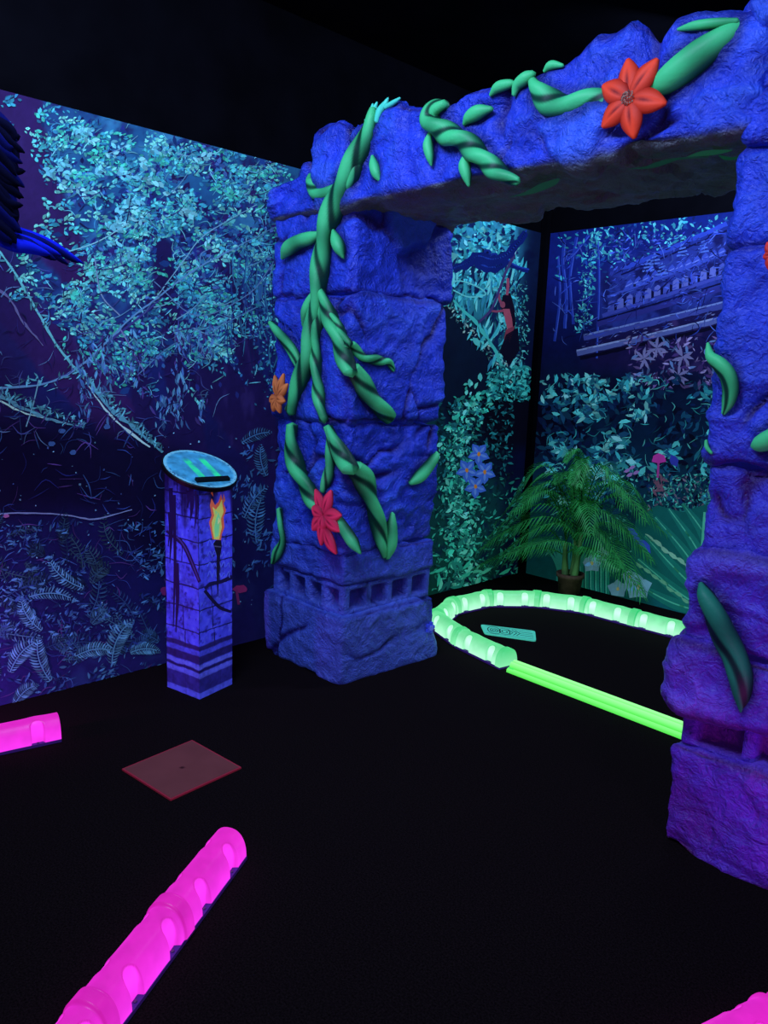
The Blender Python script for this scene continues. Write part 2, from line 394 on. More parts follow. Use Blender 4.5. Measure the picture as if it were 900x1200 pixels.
# moss blades along the limbs
for (x0, y0, x1, y1, n_) in [(88, 433, 190, 530, 120), (-20, 455, 98, 500, 110), (0, 455, 88, 440, 24), (0, 300, 88, 433, 26)]:
    t = rng.uniform(0, 1, n_); l = rng.uniform(4, 11, n_)
    L.leaves(x0+(x1-x0)*t+rng.normal(0, 2, n_), y0+(y1-y0)*t+rng.normal(0, 3, n_)-2, l, l*.22, rng.normal(-1.1, .9, n_), np.array([90, 178, 190])*rng.uniform(.5, 1.2, (n_, 1)))
# hanging moss between trunks
L.scatter(420, (90, 380, 250, 500), lambda x, y: .7*sstep(-.2, .4, fbm(np.column_stack([x/14, y/40, 0*x]), 5, 3)), (5, 14), (.12, .3), [(56, 96, 150), (70, 120, 165), (60, 50, 110), (84, 150, 180)], ang=lambda x, y: np.full(len(x), 1.45), spread=.35)
# the dark bank: dots and little sprigs
L.scatter(160, (-120, 500, 300, 720), lambda x, y: .8+0*x, (1.2, 3.2), (.5, 1), [(90, 150, 190), (60, 90, 150), (110, 170, 200)])
for (x, y) in [(60, 520), (72, 505), (125, 500), (85, 530)]: L.blob(x, y, 4, 3, (56, 96, 150))
L.ribbon([(-40, 606), (20, 601), (75, 603), (110, 608), (154, 597)], [1.4, 1.8, 1.8, 1.8, 1], (120, 150, 190), jag=.5)
L.blob(6, 604, 4, 2.4, (150, 100, 150))
squig(L, 420, (-140, 470, 195, 820), lambda x, y: .15+.7*sstep(-.1, .4, fbm(np.column_stack([x/40, y/16, 0*x]), 66, 3)), [(40, 64, 130), (30, 40, 104), (56, 100, 160), (80, 60, 130)], l=(8, 30))
squig(L, 260, (-60, 300, 260, 520), lambda x, y: .5+0*x, [(48, 40, 110), (70, 80, 150), (30, 26, 80), (90, 130, 170)], l=(8, 26))
# ferns
FERN = [(58, 118, 165), (72, 140, 176), (48, 92, 150), (86, 160, 190)]
for i in range(60):
    x, y = rng.uniform(-160, 195), rng.uniform(625, 790)
    a = rng.uniform(-2.9, -.2) if i % 3 else rng.uniform(.1, .9)
    L.fern(x, min(y, 790-.2*x), a, rng.uniform(22, 60), rng.uniform(5, 12), np.array(random.choice(FERN))*(.5 if y < 700 else .75), n=12, curl=rng.uniform(-1.2, 1.2))
L.scatter(1700, (-160, 610, 195, 815), lambda x, y: sstep(-.3, .4, fbm(np.column_stack([x/30, y/14, 0*x]), 8, 3)), (3, 10), (.15, .35), [(46, 88, 140), (30, 52, 110), (66, 128, 170)], ang=lambda x, y: np.full(len(x), -.5), spread=.8)
for f in [(130, 780, -1.5, 62, 13), (60, 800, -2.2, 60, 12), (10, 790, -1.2, 55, 12), (85, 770, -.5, 50, 10), (150, 765, -.4, 38, 8), (15, 828, -1.1, 40, 9), (100, 690, -2.8, 60, 9), (30, 700, -.3, 60, 8), (50, 740, -2.5, 50, 10)]:
    L.fern(*f, (84, 158, 188), n=18, curl=.9)
# between column and arch
L.scatter(330, (270, 500, 330, 700), lambda x, y: sstep(-.1, .5, fbm(np.column_stack([x/16, y/16, 0*x]), 12, 3))*sstep(720, 560, y), (4, 11), (.15, .3), [(56, 110, 160), (40, 76, 140)], ang=lambda x, y: np.full(len(x), -.9), spread=.7)
for f in [(284, 610, -1.2, 50, 10), (300, 640, -1.7, 60, 12), (312, 560, -2, 40, 9), (280, 520, -.6, 40, 8)]: L.fern(*f, (64, 120, 165), n=14)
L.blob(192, 692, 5, 5, (110, 40, 100)); L.blob(280, 690, 8, 5, (140, 50, 110)); L.ribbon([(276, 690), (279, 708)], 3, (120, 50, 110))
# ---- part seen through the arch
BR = [(90, 222, 214), (70, 200, 200), (120, 235, 220), (50, 150, 170), (60, 180, 180)]
L.scatter(520, (505, 262, 605, 350), lambda x, y: .95+0*x, (4, 12), (.3, .55), BR+[(18, 40, 90)]*3)
for i in range(260):
    x, y = rng.uniform(515, 612), rng.uniform(300, 440); l = rng.uniform(10, 26); a = rng.normal(-1.35, .28)
    if y > 350+(x-515)*1.25: continue
    L.leaves(np.array([x]), np.array([y]), l, l*.16, a, np.array([random.choice(BR+[(16, 40, 80)]*3)]))
L.scatter(360, (585, 330, 618, 440), lambda x, y: .9+0*x, (2, 6), (.2, .5), [(60, 170, 160), (90, 190, 180), (20, 60, 80)])
# dark knotted limbs (blue)
for pts, w in [([(530, 316), (545, 310), (558, 302), (575, 306), (592, 300), (606, 285), (615, 272)], [9, 11, 14, 12, 11, 9, 7]), ([(555, 300), (562, 312), (580, 315), (592, 306)], [8, 9, 9, 7]), ([(588, 300), (600, 312), (618, 318)], [6, 5, 4])]:
    L.ribbon(pts, w, (16, 34, 108), jag=.25); L.ribbon([(a+1, b-2) for a, b in pts], 1.6, (36, 70, 170), jag=.3)
for (x, y) in [(563, 300), (578, 300), (570, 296)]: L.blob(x, y, 4.5, 4, (22, 50, 136)); L.blob(x, y, 1.6, 1.4, (12, 20, 70))
L.ribbon([(607, 282), (600, 302), (592, 318), (584, 340), (575, 362), (560, 378)], [2.5, 3.5, 3, 3, 3, 2.5], (70, 60, 110)); L.ribbon([(607, 282), (602, 298)], 2, (150, 220, 220))
L.ribbon([(520, 352), (532, 330), (556, 335), (568, 345), (548, 348), (530, 340)], 1.6, (110, 220, 205)); L.ribbon([(515, 345), (520, 325), (538, 315)], 1.2, (20, 40, 80))
# printed climbing figure in brown tones
L.poly([(588, 346), (597, 343), (602, 362), (603, 380), (600, 392), (592, 376), (586, 362)], (22, 14, 34))
L.ribbon([(594, 326), (594, 336), (593, 346)], [3, 3.5, 3], (170, 80, 100)); L.ribbon([(583, 342), (584, 350), (587, 357)], [3, 3, 3], (150, 74, 96))
L.ribbon([(573, 364), (581, 365), (589, 364)], [2, 2.6, 3], (150, 74, 96))
L.poly([(588, 362), (596, 362), (599, 374), (600, 384), (594, 388), (591, 376)], (178, 86, 100)); L.blob(588, 357, 3.2, 4, (160, 80, 96), n=8, jag=.05)
L.poly([(592, 386), (602, 382), (598, 396), (596, 402), (594, 396), (590, 412), (588, 404)], (140, 60, 76))
L.poly([(584, 412), (592, 392), (606, 384), (608, 410), (596, 428)], (14, 14, 34))
# mossy sloping trunk edge with drop shaped petals
L.scatter(420, (510, 330, 600, 450), lambda x, y: sstep(14, 3, np.abs(y-(342+(x-512)*1.18))), (2, 6), (.25, .6), [(90, 150, 150), (150, 190, 170), (80, 200, 180), (60, 110, 110)])
L.ribbon([(530, 352), (556, 378), (578, 408), (592, 445)], [3, 4, 4, 2], (70, 200, 180), jag=.6)
for (x, y, r, a) in [(557, 401, 6.5, .9), (549, 449, 5, 1.5), (562, 442, 5, 1.5)]: L.leaves(np.array([x]), np.array([y]), r*2.1, r*1.1, a, np.array([(90, 210, 190)]))
# ivy
IVY = [(60, 210, 170), (90, 228, 190), (40, 150, 130), (110, 235, 200), (30, 110, 104)]
def ivy(x, y):
    c = 568-(y-440)*.42*(y < 520)-(34+(y-520)*-.05)*(y >= 520)
    return sstep(26, 4, np.abs(x-c))*sstep(440, 470, y)
L.scatter(700, (505, 440, 600, 690), ivy, (4, 10), (.35, .6), IVY)
L.scatter(600, (505, 560, 620, 692), lambda x, y: .8+0*x, (3, 9), (.2, .4), [(26, 100, 96), (40, 140, 120), (14, 52, 60), (60, 190, 160)], ang=lambda x, y: np.full(len(x), -.6), spread=.9)
L.scatter(450, (512, 470, 600, 560), lambda x, y: .6+0*x, (3, 8), (.3, .5), [(24, 90, 96), (36, 130, 130), (12, 40, 52)])
L.scatter(260, (570, 430, 620, 470), lambda x, y: .9+0*x, (4, 9), (.3, .5), [(40, 160, 150), (70, 200, 180), (20, 80, 90)])
for i in range(26):
    x, y = rng.uniform(512, 600), rng.uniform(660, 690); L.leaves(np.array([x]), np.array([y]), 17, 4, rng.normal(-.7, .6), np.array([random.choice(IVY)]))
for (x, y) in [(560, 532), (546, 551), (567, 553), (556, 570)]:     # blue orchids
    for k in range(5):
        a = k*2*np.pi/5-.9; L.leaves(np.array([x+6*math.cos(a)]), np.array([y+7*math.sin(a)]), 15, 9, a, np.array([(70, 120, 225)]), bend=0)
    for k in range(5):
        a = k*2*np.pi/5-.9; L.leaves(np.array([x+6*math.cos(a)]), np.array([y+6*math.sin(a)]), 10, 3, a, np.array([(110, 160, 240)]), bend=0)
    L.blob(x, y, 2, 2.6, (230, 150, 60))
L.build('wall_mural', 'blacklight jungle mural of trees, hanging leaves and ferns on the left wall')

# ------------------------------------------------------------------ back mural
def bgB(px, py, P):
    c = grad(py, [(250, (16, 36, 120)), (330, (20, 34, 120)), (410, (14, 20, 70)), (450, (12, 26, 60)), (520, (10, 40, 70)), (600, (12, 62, 80)), (700, (14, 90, 86))])
    n1 = pxn(px, py, 30, 21); n2 = pxn(px, py, 10, 22)
    top = py-(395-(px-690)*.28)
    k = sstep(690, 715, px)*sstep(8, -4, top)*sstep(250, 285, py+.36*(px-845))
    c = mixc(c, (46, 62, 150), k*.9); c = mixc(c, (18, 20, 76), k*sstep(-.1, .35, n2)*.85)
    k2 = sstep(0, 8, top)*sstep(450, 420, py)*sstep(670, 700, px)
    c = mixc(c, (30, 22, 72), k2*.8); c = mixc(c, (80, 60, 120), k2*sstep(.1, .5, n2)*sstep(725, 760, px)*.7)
    d = np.hypot((px-652)/38, (py-500)/40); c = mixc(c, (8, 8, 34), sstep(1.2, .6, d+.2*n2))
    c = mixc(c, (8, 14, 44), sstep(.1, .5, n1)*sstep(430, 450, py)*sstep(590, 560, py)*.8)
    c = mixc(c, (20, 104, 112), sstep(590, 640, py+.25*(760-px))*sstep(745, 775, px)*.9)
    return c*(1+.12*pxn(px, py, 4, 9)[:, None])
B = Mural(1, YB, -1, XW+.03, 1.2)
B.ground(bgB)
one = lambda x, y: .9+0*x
B.scatter(260, (690, 255, 860, 310), lambda x, y: sstep(6, -6, y-(312-(x-730)*.41)), (3, 9), (.25, .5), [(60, 170, 190), (90, 200, 205), (30, 80, 150), (20, 40, 110)])
for pts, w in [([(662, 280), (660, 310), (664, 345), (662, 385)], 4), ([(676, 278), (672, 300), (668, 330), (672, 380)], 3.4), ([(690, 276), (674, 296), (664, 305)], 4), ([(700, 275), (702, 330), (699, 420)], 2), ([(654, 300), (656, 350), (650, 400)], 2.5)]:
    B.ribbon(pts, w, (34, 60, 165), jag=.3); B.ribbon([(a+1, b) for a, b in pts], 1, (70, 100, 210))
B.scatter(200, (668, 272, 706, 390), lambda x, y: sstep(12, 3, np.abs(x-(696-(y-270)*.12))), (2, 7), (.2, .5), [(60, 170, 180), (90, 200, 195), (40, 90, 150)])
B.scatter(60, (652, 272, 720, 330), one, (3, 8), (.3, .5), [(60, 180, 190), (30, 70, 150)])
# temple terraces
def row(x0, y0, x1, y1, h, col, dark=None):
    B.ribbon([(x0, y0), ((x0+x1)/2, (y0+y1)/2+.6), (x1, y1)], h, col, jag=.18, n=14)
row(728, 316, 852, 262, 5, (50, 76, 190)); row(728, 322, 852, 270, 2, (14, 18, 74))
row(712, 348, 852, 296, 3, (60, 80, 180)); row(706, 370, 852, 322, 4, (64, 76, 170)); row(700, 380, 852, 336, 6, (48, 52, 136))
row(700, 376, 852, 330, 2, (14, 14, 60))
for i in range(13):
    t = i/12; x = 712+t*130; y = 366-t*44
    B.poly([(x, y), (x+1, y-11), (x+5, y-14), (x+8, y-12), (x+8, y-2)], (96, 108, 190) if i % 3 else (70, 84, 176)); B.poly([(x+8, y-2), (x+8, y-11), (x+11, y-10), (x+11, y-3)], (12, 12, 56))
for i in range(12):
    t = i/11; x = 735+t*108; y = 340-t*38
    B.poly([(x-4, y), (x, y-9), (x+4, y-13), (x+8, y-8), (x+9, y-3)], (60, 82, 186)); B.ribbon([(x-2, y-4), (x+6, y-8)], 1.2, (110, 130, 220)); B.poly([(x+7, y-4), (x+8, y-9), (x+11, y-9), (x+10, y-4)], (14, 16, 70))
for (x, y) in [(760, 318), (768, 310), (776, 322), (800, 300), (824, 296)]:
    for k in range(4): B.ribbon([(x-7+k*1.6, y-k*4), (x+7-k*1.6, y-k*4-2)], 1.8, (84, 120, 210), n=2)
B.scatter(420, (715, 270, 850, 360), one, (3, 9), (.12, .3), [(70, 96, 200), (18, 22, 84), (50, 64, 160)], ang=lambda x, y: np.full(len(x), -.45), spread=.5)
row(684, 396, 852, 357, 7, (66, 78, 160)); row(684, 393, 852, 353, 2, (120, 144, 210))
row(676, 414, 852, 373, 6, (90, 104, 170)); row(676, 411, 852, 370, 2, (150, 170, 220)); row(680, 420, 852, 380, 4, (10, 8, 36))
B.scatter(90, (684, 352, 852, 415), lambda x, y: sstep(8, 2, np.abs(y-(404-(x-684)*.25))), (3, 8), (.15, .3), [(40, 44, 110), (120, 130, 190)], ang=lambda x, y: np.full(len(x), -.25), spread=.2)
PUR = [(110, 90, 150), (150, 140, 190), (70, 50, 110), (90, 120, 170), (50, 36, 84)]
B.scatter(260, (735, 395, 860, 455), one, (4, 13), (.15, .35), PUR)
for (x, y) in [(770, 408), (800, 418), (755, 420), (795, 440)]:
    for k in range(7):
        a = k*.9+rng.uniform(0, .5); B.leaves(np.array([x+7*math.cos(a)]), np.array([y+7*math.sin(a)]), 14, 3.5, a, np.array([(130, 130, 180)]))
# shrubs
SH = [(60, 180, 185), (90, 210, 205), (36, 120, 140), (30, 84, 120), (130, 225, 215)]
B.scatter(700, (628, 430, 870, 600), lambda x, y: sstep(-.5, .2, fbm(np.column_stack([x/26, y/20, 0*x]), 41, 3))*sstep(440, 456, y+.1*(x-740)), (6, 15), (.3, .5), [(14, 34, 74), (18, 52, 90), (24, 80, 110), (10, 16, 44)])
B.scatter(620, (640, 440, 870, 590), lambda x, y: sstep(-.1, .4, fbm(np.column_stack([x/30, y/22, 0*x]), 43, 3)), (7, 17), (.26, .45), SH, ang=lambda x, y: np.full(len(x), .3), spread=.8)
squig(B, 260, (640, 440, 860, 600), one, [(60, 180, 180), (100, 215, 205), (16, 40, 80), (30, 110, 130)], l=(6, 18))
squig(B, 160, (650, 275, 850, 400), one, [(50, 76, 190), (20, 24, 90), (80, 110, 210)], l=(6, 24))
B.scatter(120, (632, 440, 760, 470), one, (5, 12), (.3, .45), SH)
B.scatter(330, (640, 540, 860, 650), lambda x, y: .6+0*x, (2, 6), (.25, .5), [(40, 130, 130), (80, 190, 175), (16, 50, 70)])
B.scatter(420, (760, 555, 850, 610), one, (3, 7), (.2, .4), [(40, 140, 130), (80, 190, 170), (20, 70, 80), (110, 100, 120)])
# big ribbed leaf
B.poly([(745, 610), (770, 592), (800, 600), (830, 590), (860, 600), (860, 725), (810, 716), (770, 700), (735, 690)], (20, 104, 98))
for (x, y, a, b, c_, d) in [(822, 712, 790, 690, 748, 655), (826, 700, 790, 665, 756, 628), (828, 690, 805, 650, 768, 606), (830, 670, 812, 635, 784, 596), (832, 645, 822, 620, 800, 590), (818, 716, 785, 705, 745, 684)]:
    B.ribbon([(x, y), (a, b), (c_, d)], [13, 12, 4], (28, 128, 114)); B.ribbon([(x, y), (a, b), (c_, d)], [1.8, 1.6, 1], (84, 200, 165))
for i in range(7):
    x, y = 762+i*9, 630+i*7
    B.leaves(np.array([x]), np.array([y]), 15, 5, .7, np.array([(140, 205, 175)])); B.leaves(np.array([x-12]), np.array([y+32]), 13, 4, .6, np.array([(110, 190, 150)]))
B.ribbon([(817, 716), (822, 660), (826, 600)], [4, 4, 3], (90, 205, 165))
# cactus columns, orchids, small flowers
for x in range(676, 716, 6): B.ribbon([(x, 705), (x, 655)], 4.6, (30, 140, 120)); B.ribbon([(x-1.6, 705), (x-1.6, 655)], 1, (90, 210, 180))
def orchid(x, y, r, col):
    for k in range(5):
        a = k*2*np.pi/5-np.pi/2; B.leaves(np.array([x+r*.55*math.cos(a)]), np.array([y+r*.45*math.sin(a)]), r*1.2, r*.95, a, np.array([col])*rng.uniform(.9, 1.08), bend=0)
    B.blob(x, y, r*.16, r*.2, (210, 190, 110))
for (x, y, r) in [(694, 660, 11), (706, 650, 8), (748, 688, 15), (724, 690, 11), (738, 676, 9)]: orchid(x, y, r, (130, 190, 215))
for (x, y) in [(748, 632), (756, 640), (742, 626)]: B.leaves(np.array([x]), np.array([y]), 22, 7, .9, np.array([(60, 90, 215)]))
for (x, y) in [(735, 551), (741, 548), (746, 554), (738, 556)]: B.leaves(np.array([x]), np.array([y]), 9, 4, -.5, np.array([(170, 130, 200)]))
B.leaves(np.array([790.]), np.array([540.]), 16, 10, 1.1, np.array([(60, 70, 190)]))
B.ribbon([(772, 541), (771, 560)], 2.6, (190, 70, 160)); B.poly([(764, 541), (766, 534), (772, 531), (779, 534), (781, 541), (772, 543)], (220, 70, 180))
for k in range(9): B.leaves(np.array([771+rng.normal(0, 5)]), np.array([572+rng.normal(0, 5)]), 12, 3, rng.uniform(0, 6), np.array([(130, 90, 110)]))
for k in range(14): B.ribbon([(660+rng.normal(0, 6), 690), (652+k*2.2, 660), (640+k*4, 630+rng.uniform(0, 14))], [4, 3.5, .6], (44, 140, 124))
B.build('wall_mural', 'blacklight mural of a stepped ruined temple above leafy shrubs on the far wall')

# ------------------------------------------------------------------ vines
def tube_mb(mb, P, rad, out, col, dark, twist=9.0, lobe=.16, sides=14):
    """P world points (already smoothed), out = outward direction"""
    T = unit(np.gradient(P, axis=0)); Bn = unit(np.cross(T, out)); Nn = np.cross(Bn, T)
    s = np.concatenate([[0], np.cumsum(np.linalg.norm(np.diff(P, axis=0), axis=1))])
    th = np.linspace(0, 2*np.pi, sides, endpoint=False); V = []; K = []
    for i in range(len(P)):
        r = rad[i]*(1+lobe*np.cos(2*(th)+twist*s[i]/max(rad.max(), .01)*.12))
        V.append(P[i]+Nn[i]*(np.cos(th)*r)[:, None]+Bn[i]*(np.sin(th)*r)[:, None])
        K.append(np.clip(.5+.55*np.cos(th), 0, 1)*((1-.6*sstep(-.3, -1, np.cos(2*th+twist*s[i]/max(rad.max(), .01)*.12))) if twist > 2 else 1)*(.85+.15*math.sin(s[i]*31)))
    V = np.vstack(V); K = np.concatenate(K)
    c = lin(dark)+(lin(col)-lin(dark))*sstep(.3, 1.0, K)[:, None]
    F_ = gridF(len(P), sides, True); n = len(P)
    V = np.vstack([V, P[0]-T[0]*rad[0]*.5, P[-1]+T[-1]*rad[-1]*.8]); c = np.vstack([c, c[:1], c[-1:]])
    a, b = n*sides, n*sides+1
    F_ += [(a, (j+1) % sides, j) for j in range(sides)]+[(b, (n-1)*sides+j, (n-1)*sides+(j+1) % sides) for j in range(sides)]
    mb.add(V, F_, c)
GV, GD = (72, 210, 132), (6, 52, 40)
def vine_pts(pts, face, lift=.3):
    """pixel list (x,y,radius px) on the front plane ('F') or inner face ('I') of the left pillar"""
    Q = catmull(pts, 16); W = []; Rr = []
    for x, y, r in Q:
        if face == 'I': p = at(x, y, 0, -2.615); o = np.array([1., 0, 0]); sc = F/((p-EYE)@FWD)
        else: p = at(x, y, 1, 2.302); o = np.array([0., -1, 0]); sc = F/((p-EYE)@FWD)
        rr = max(r, .8)/sc*1.05; W.append(p+o*rr*lift); Rr.append(rr)
    return np.array(W), np.array(Rr), o
VINE_P = []; VINES = []
def vine(pts, face='F', name='vine', col=GV, dark=GD, twist=9, lobe=.2, lift=.3):
    W, Rr, o = vine_pts(pts, face, lift); VINES.append((W, Rr, o, name, col, dark, twist, lobe))
    VINE_P.extend(np.column_stack([W, Rr])[::3].tolist())
def build_vines():
    for W, Rr, o, name, col, dark, twist, lobe in VINES:
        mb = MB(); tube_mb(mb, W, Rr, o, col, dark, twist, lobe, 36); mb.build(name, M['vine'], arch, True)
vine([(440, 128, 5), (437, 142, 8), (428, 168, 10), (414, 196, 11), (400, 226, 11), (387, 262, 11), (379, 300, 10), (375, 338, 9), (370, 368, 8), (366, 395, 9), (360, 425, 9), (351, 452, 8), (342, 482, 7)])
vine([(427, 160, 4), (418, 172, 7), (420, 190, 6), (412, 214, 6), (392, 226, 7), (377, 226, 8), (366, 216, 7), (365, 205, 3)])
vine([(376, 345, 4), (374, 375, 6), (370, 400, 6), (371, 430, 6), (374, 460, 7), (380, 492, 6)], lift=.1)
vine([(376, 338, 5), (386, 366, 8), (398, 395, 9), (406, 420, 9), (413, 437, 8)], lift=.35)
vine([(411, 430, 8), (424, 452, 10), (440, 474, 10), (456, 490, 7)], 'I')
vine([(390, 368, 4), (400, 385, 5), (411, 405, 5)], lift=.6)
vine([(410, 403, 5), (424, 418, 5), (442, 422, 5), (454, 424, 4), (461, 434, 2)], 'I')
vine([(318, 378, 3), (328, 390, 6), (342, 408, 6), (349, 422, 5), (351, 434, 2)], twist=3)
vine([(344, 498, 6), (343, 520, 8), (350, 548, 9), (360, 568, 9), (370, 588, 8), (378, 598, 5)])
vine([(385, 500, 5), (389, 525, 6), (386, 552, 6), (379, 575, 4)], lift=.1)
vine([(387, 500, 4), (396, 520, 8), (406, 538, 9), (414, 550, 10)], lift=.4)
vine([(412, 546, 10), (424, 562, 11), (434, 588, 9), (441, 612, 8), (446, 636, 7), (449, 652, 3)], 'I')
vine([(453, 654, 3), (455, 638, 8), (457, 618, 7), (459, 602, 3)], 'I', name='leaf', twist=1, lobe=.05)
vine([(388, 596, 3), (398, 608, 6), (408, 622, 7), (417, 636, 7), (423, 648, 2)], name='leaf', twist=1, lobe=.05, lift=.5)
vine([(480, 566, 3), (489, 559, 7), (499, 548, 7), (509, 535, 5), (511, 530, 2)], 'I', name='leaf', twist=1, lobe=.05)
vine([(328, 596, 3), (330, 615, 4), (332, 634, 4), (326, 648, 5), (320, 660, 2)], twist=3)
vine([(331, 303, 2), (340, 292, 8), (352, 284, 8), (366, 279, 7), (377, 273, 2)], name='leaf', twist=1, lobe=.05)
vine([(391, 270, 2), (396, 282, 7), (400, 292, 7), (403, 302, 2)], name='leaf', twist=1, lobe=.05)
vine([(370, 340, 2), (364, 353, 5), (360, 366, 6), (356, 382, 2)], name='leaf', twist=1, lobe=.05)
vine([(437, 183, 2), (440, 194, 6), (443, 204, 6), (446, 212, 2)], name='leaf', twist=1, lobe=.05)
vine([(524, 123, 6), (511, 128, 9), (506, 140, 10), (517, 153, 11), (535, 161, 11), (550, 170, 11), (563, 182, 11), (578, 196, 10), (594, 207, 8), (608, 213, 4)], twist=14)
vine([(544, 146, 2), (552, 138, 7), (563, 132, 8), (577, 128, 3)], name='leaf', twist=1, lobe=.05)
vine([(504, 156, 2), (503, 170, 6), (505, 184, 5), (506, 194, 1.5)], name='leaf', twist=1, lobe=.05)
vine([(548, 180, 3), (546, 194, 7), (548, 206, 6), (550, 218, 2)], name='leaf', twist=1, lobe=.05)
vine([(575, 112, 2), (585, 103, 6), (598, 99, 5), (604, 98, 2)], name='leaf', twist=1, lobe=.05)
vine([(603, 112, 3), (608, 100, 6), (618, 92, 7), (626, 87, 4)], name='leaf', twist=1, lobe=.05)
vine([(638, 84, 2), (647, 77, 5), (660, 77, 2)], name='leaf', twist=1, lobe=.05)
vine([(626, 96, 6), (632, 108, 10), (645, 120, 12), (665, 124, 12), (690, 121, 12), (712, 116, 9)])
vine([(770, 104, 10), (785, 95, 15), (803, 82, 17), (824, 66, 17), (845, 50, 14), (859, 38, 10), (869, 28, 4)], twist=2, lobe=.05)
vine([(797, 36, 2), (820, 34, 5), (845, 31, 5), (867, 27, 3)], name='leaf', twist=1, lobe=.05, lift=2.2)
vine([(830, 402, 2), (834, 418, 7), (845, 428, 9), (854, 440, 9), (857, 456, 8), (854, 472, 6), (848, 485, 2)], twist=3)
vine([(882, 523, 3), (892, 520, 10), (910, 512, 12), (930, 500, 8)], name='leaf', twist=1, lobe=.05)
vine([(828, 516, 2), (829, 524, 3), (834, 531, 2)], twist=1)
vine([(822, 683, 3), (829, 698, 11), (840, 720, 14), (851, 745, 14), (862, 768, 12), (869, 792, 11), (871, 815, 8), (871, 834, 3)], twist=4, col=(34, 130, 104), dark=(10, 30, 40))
# sprout on top (pale teal fingers)
for (x0, y0, x1, y1, x2, y2, r) in [(444, 136, 440, 128, 442, 120, 3), (446, 132, 452, 122, 455, 115, 3.2), (438, 146, 433, 140, 428, 141, 2.4), (443, 134, 437, 130, 437, 122, 3), (452, 126, 462, 120, 469, 115, 2.6), (442, 143, 446, 130, 450, 120, 4)]:
    vine([(x0, y0, r), (x1, y1, r), (x2, y2, 1.2)], name='sprout_leaf', col=(80, 228, 196), dark=(40, 150, 140), twist=0, lobe=0, lift=.2)

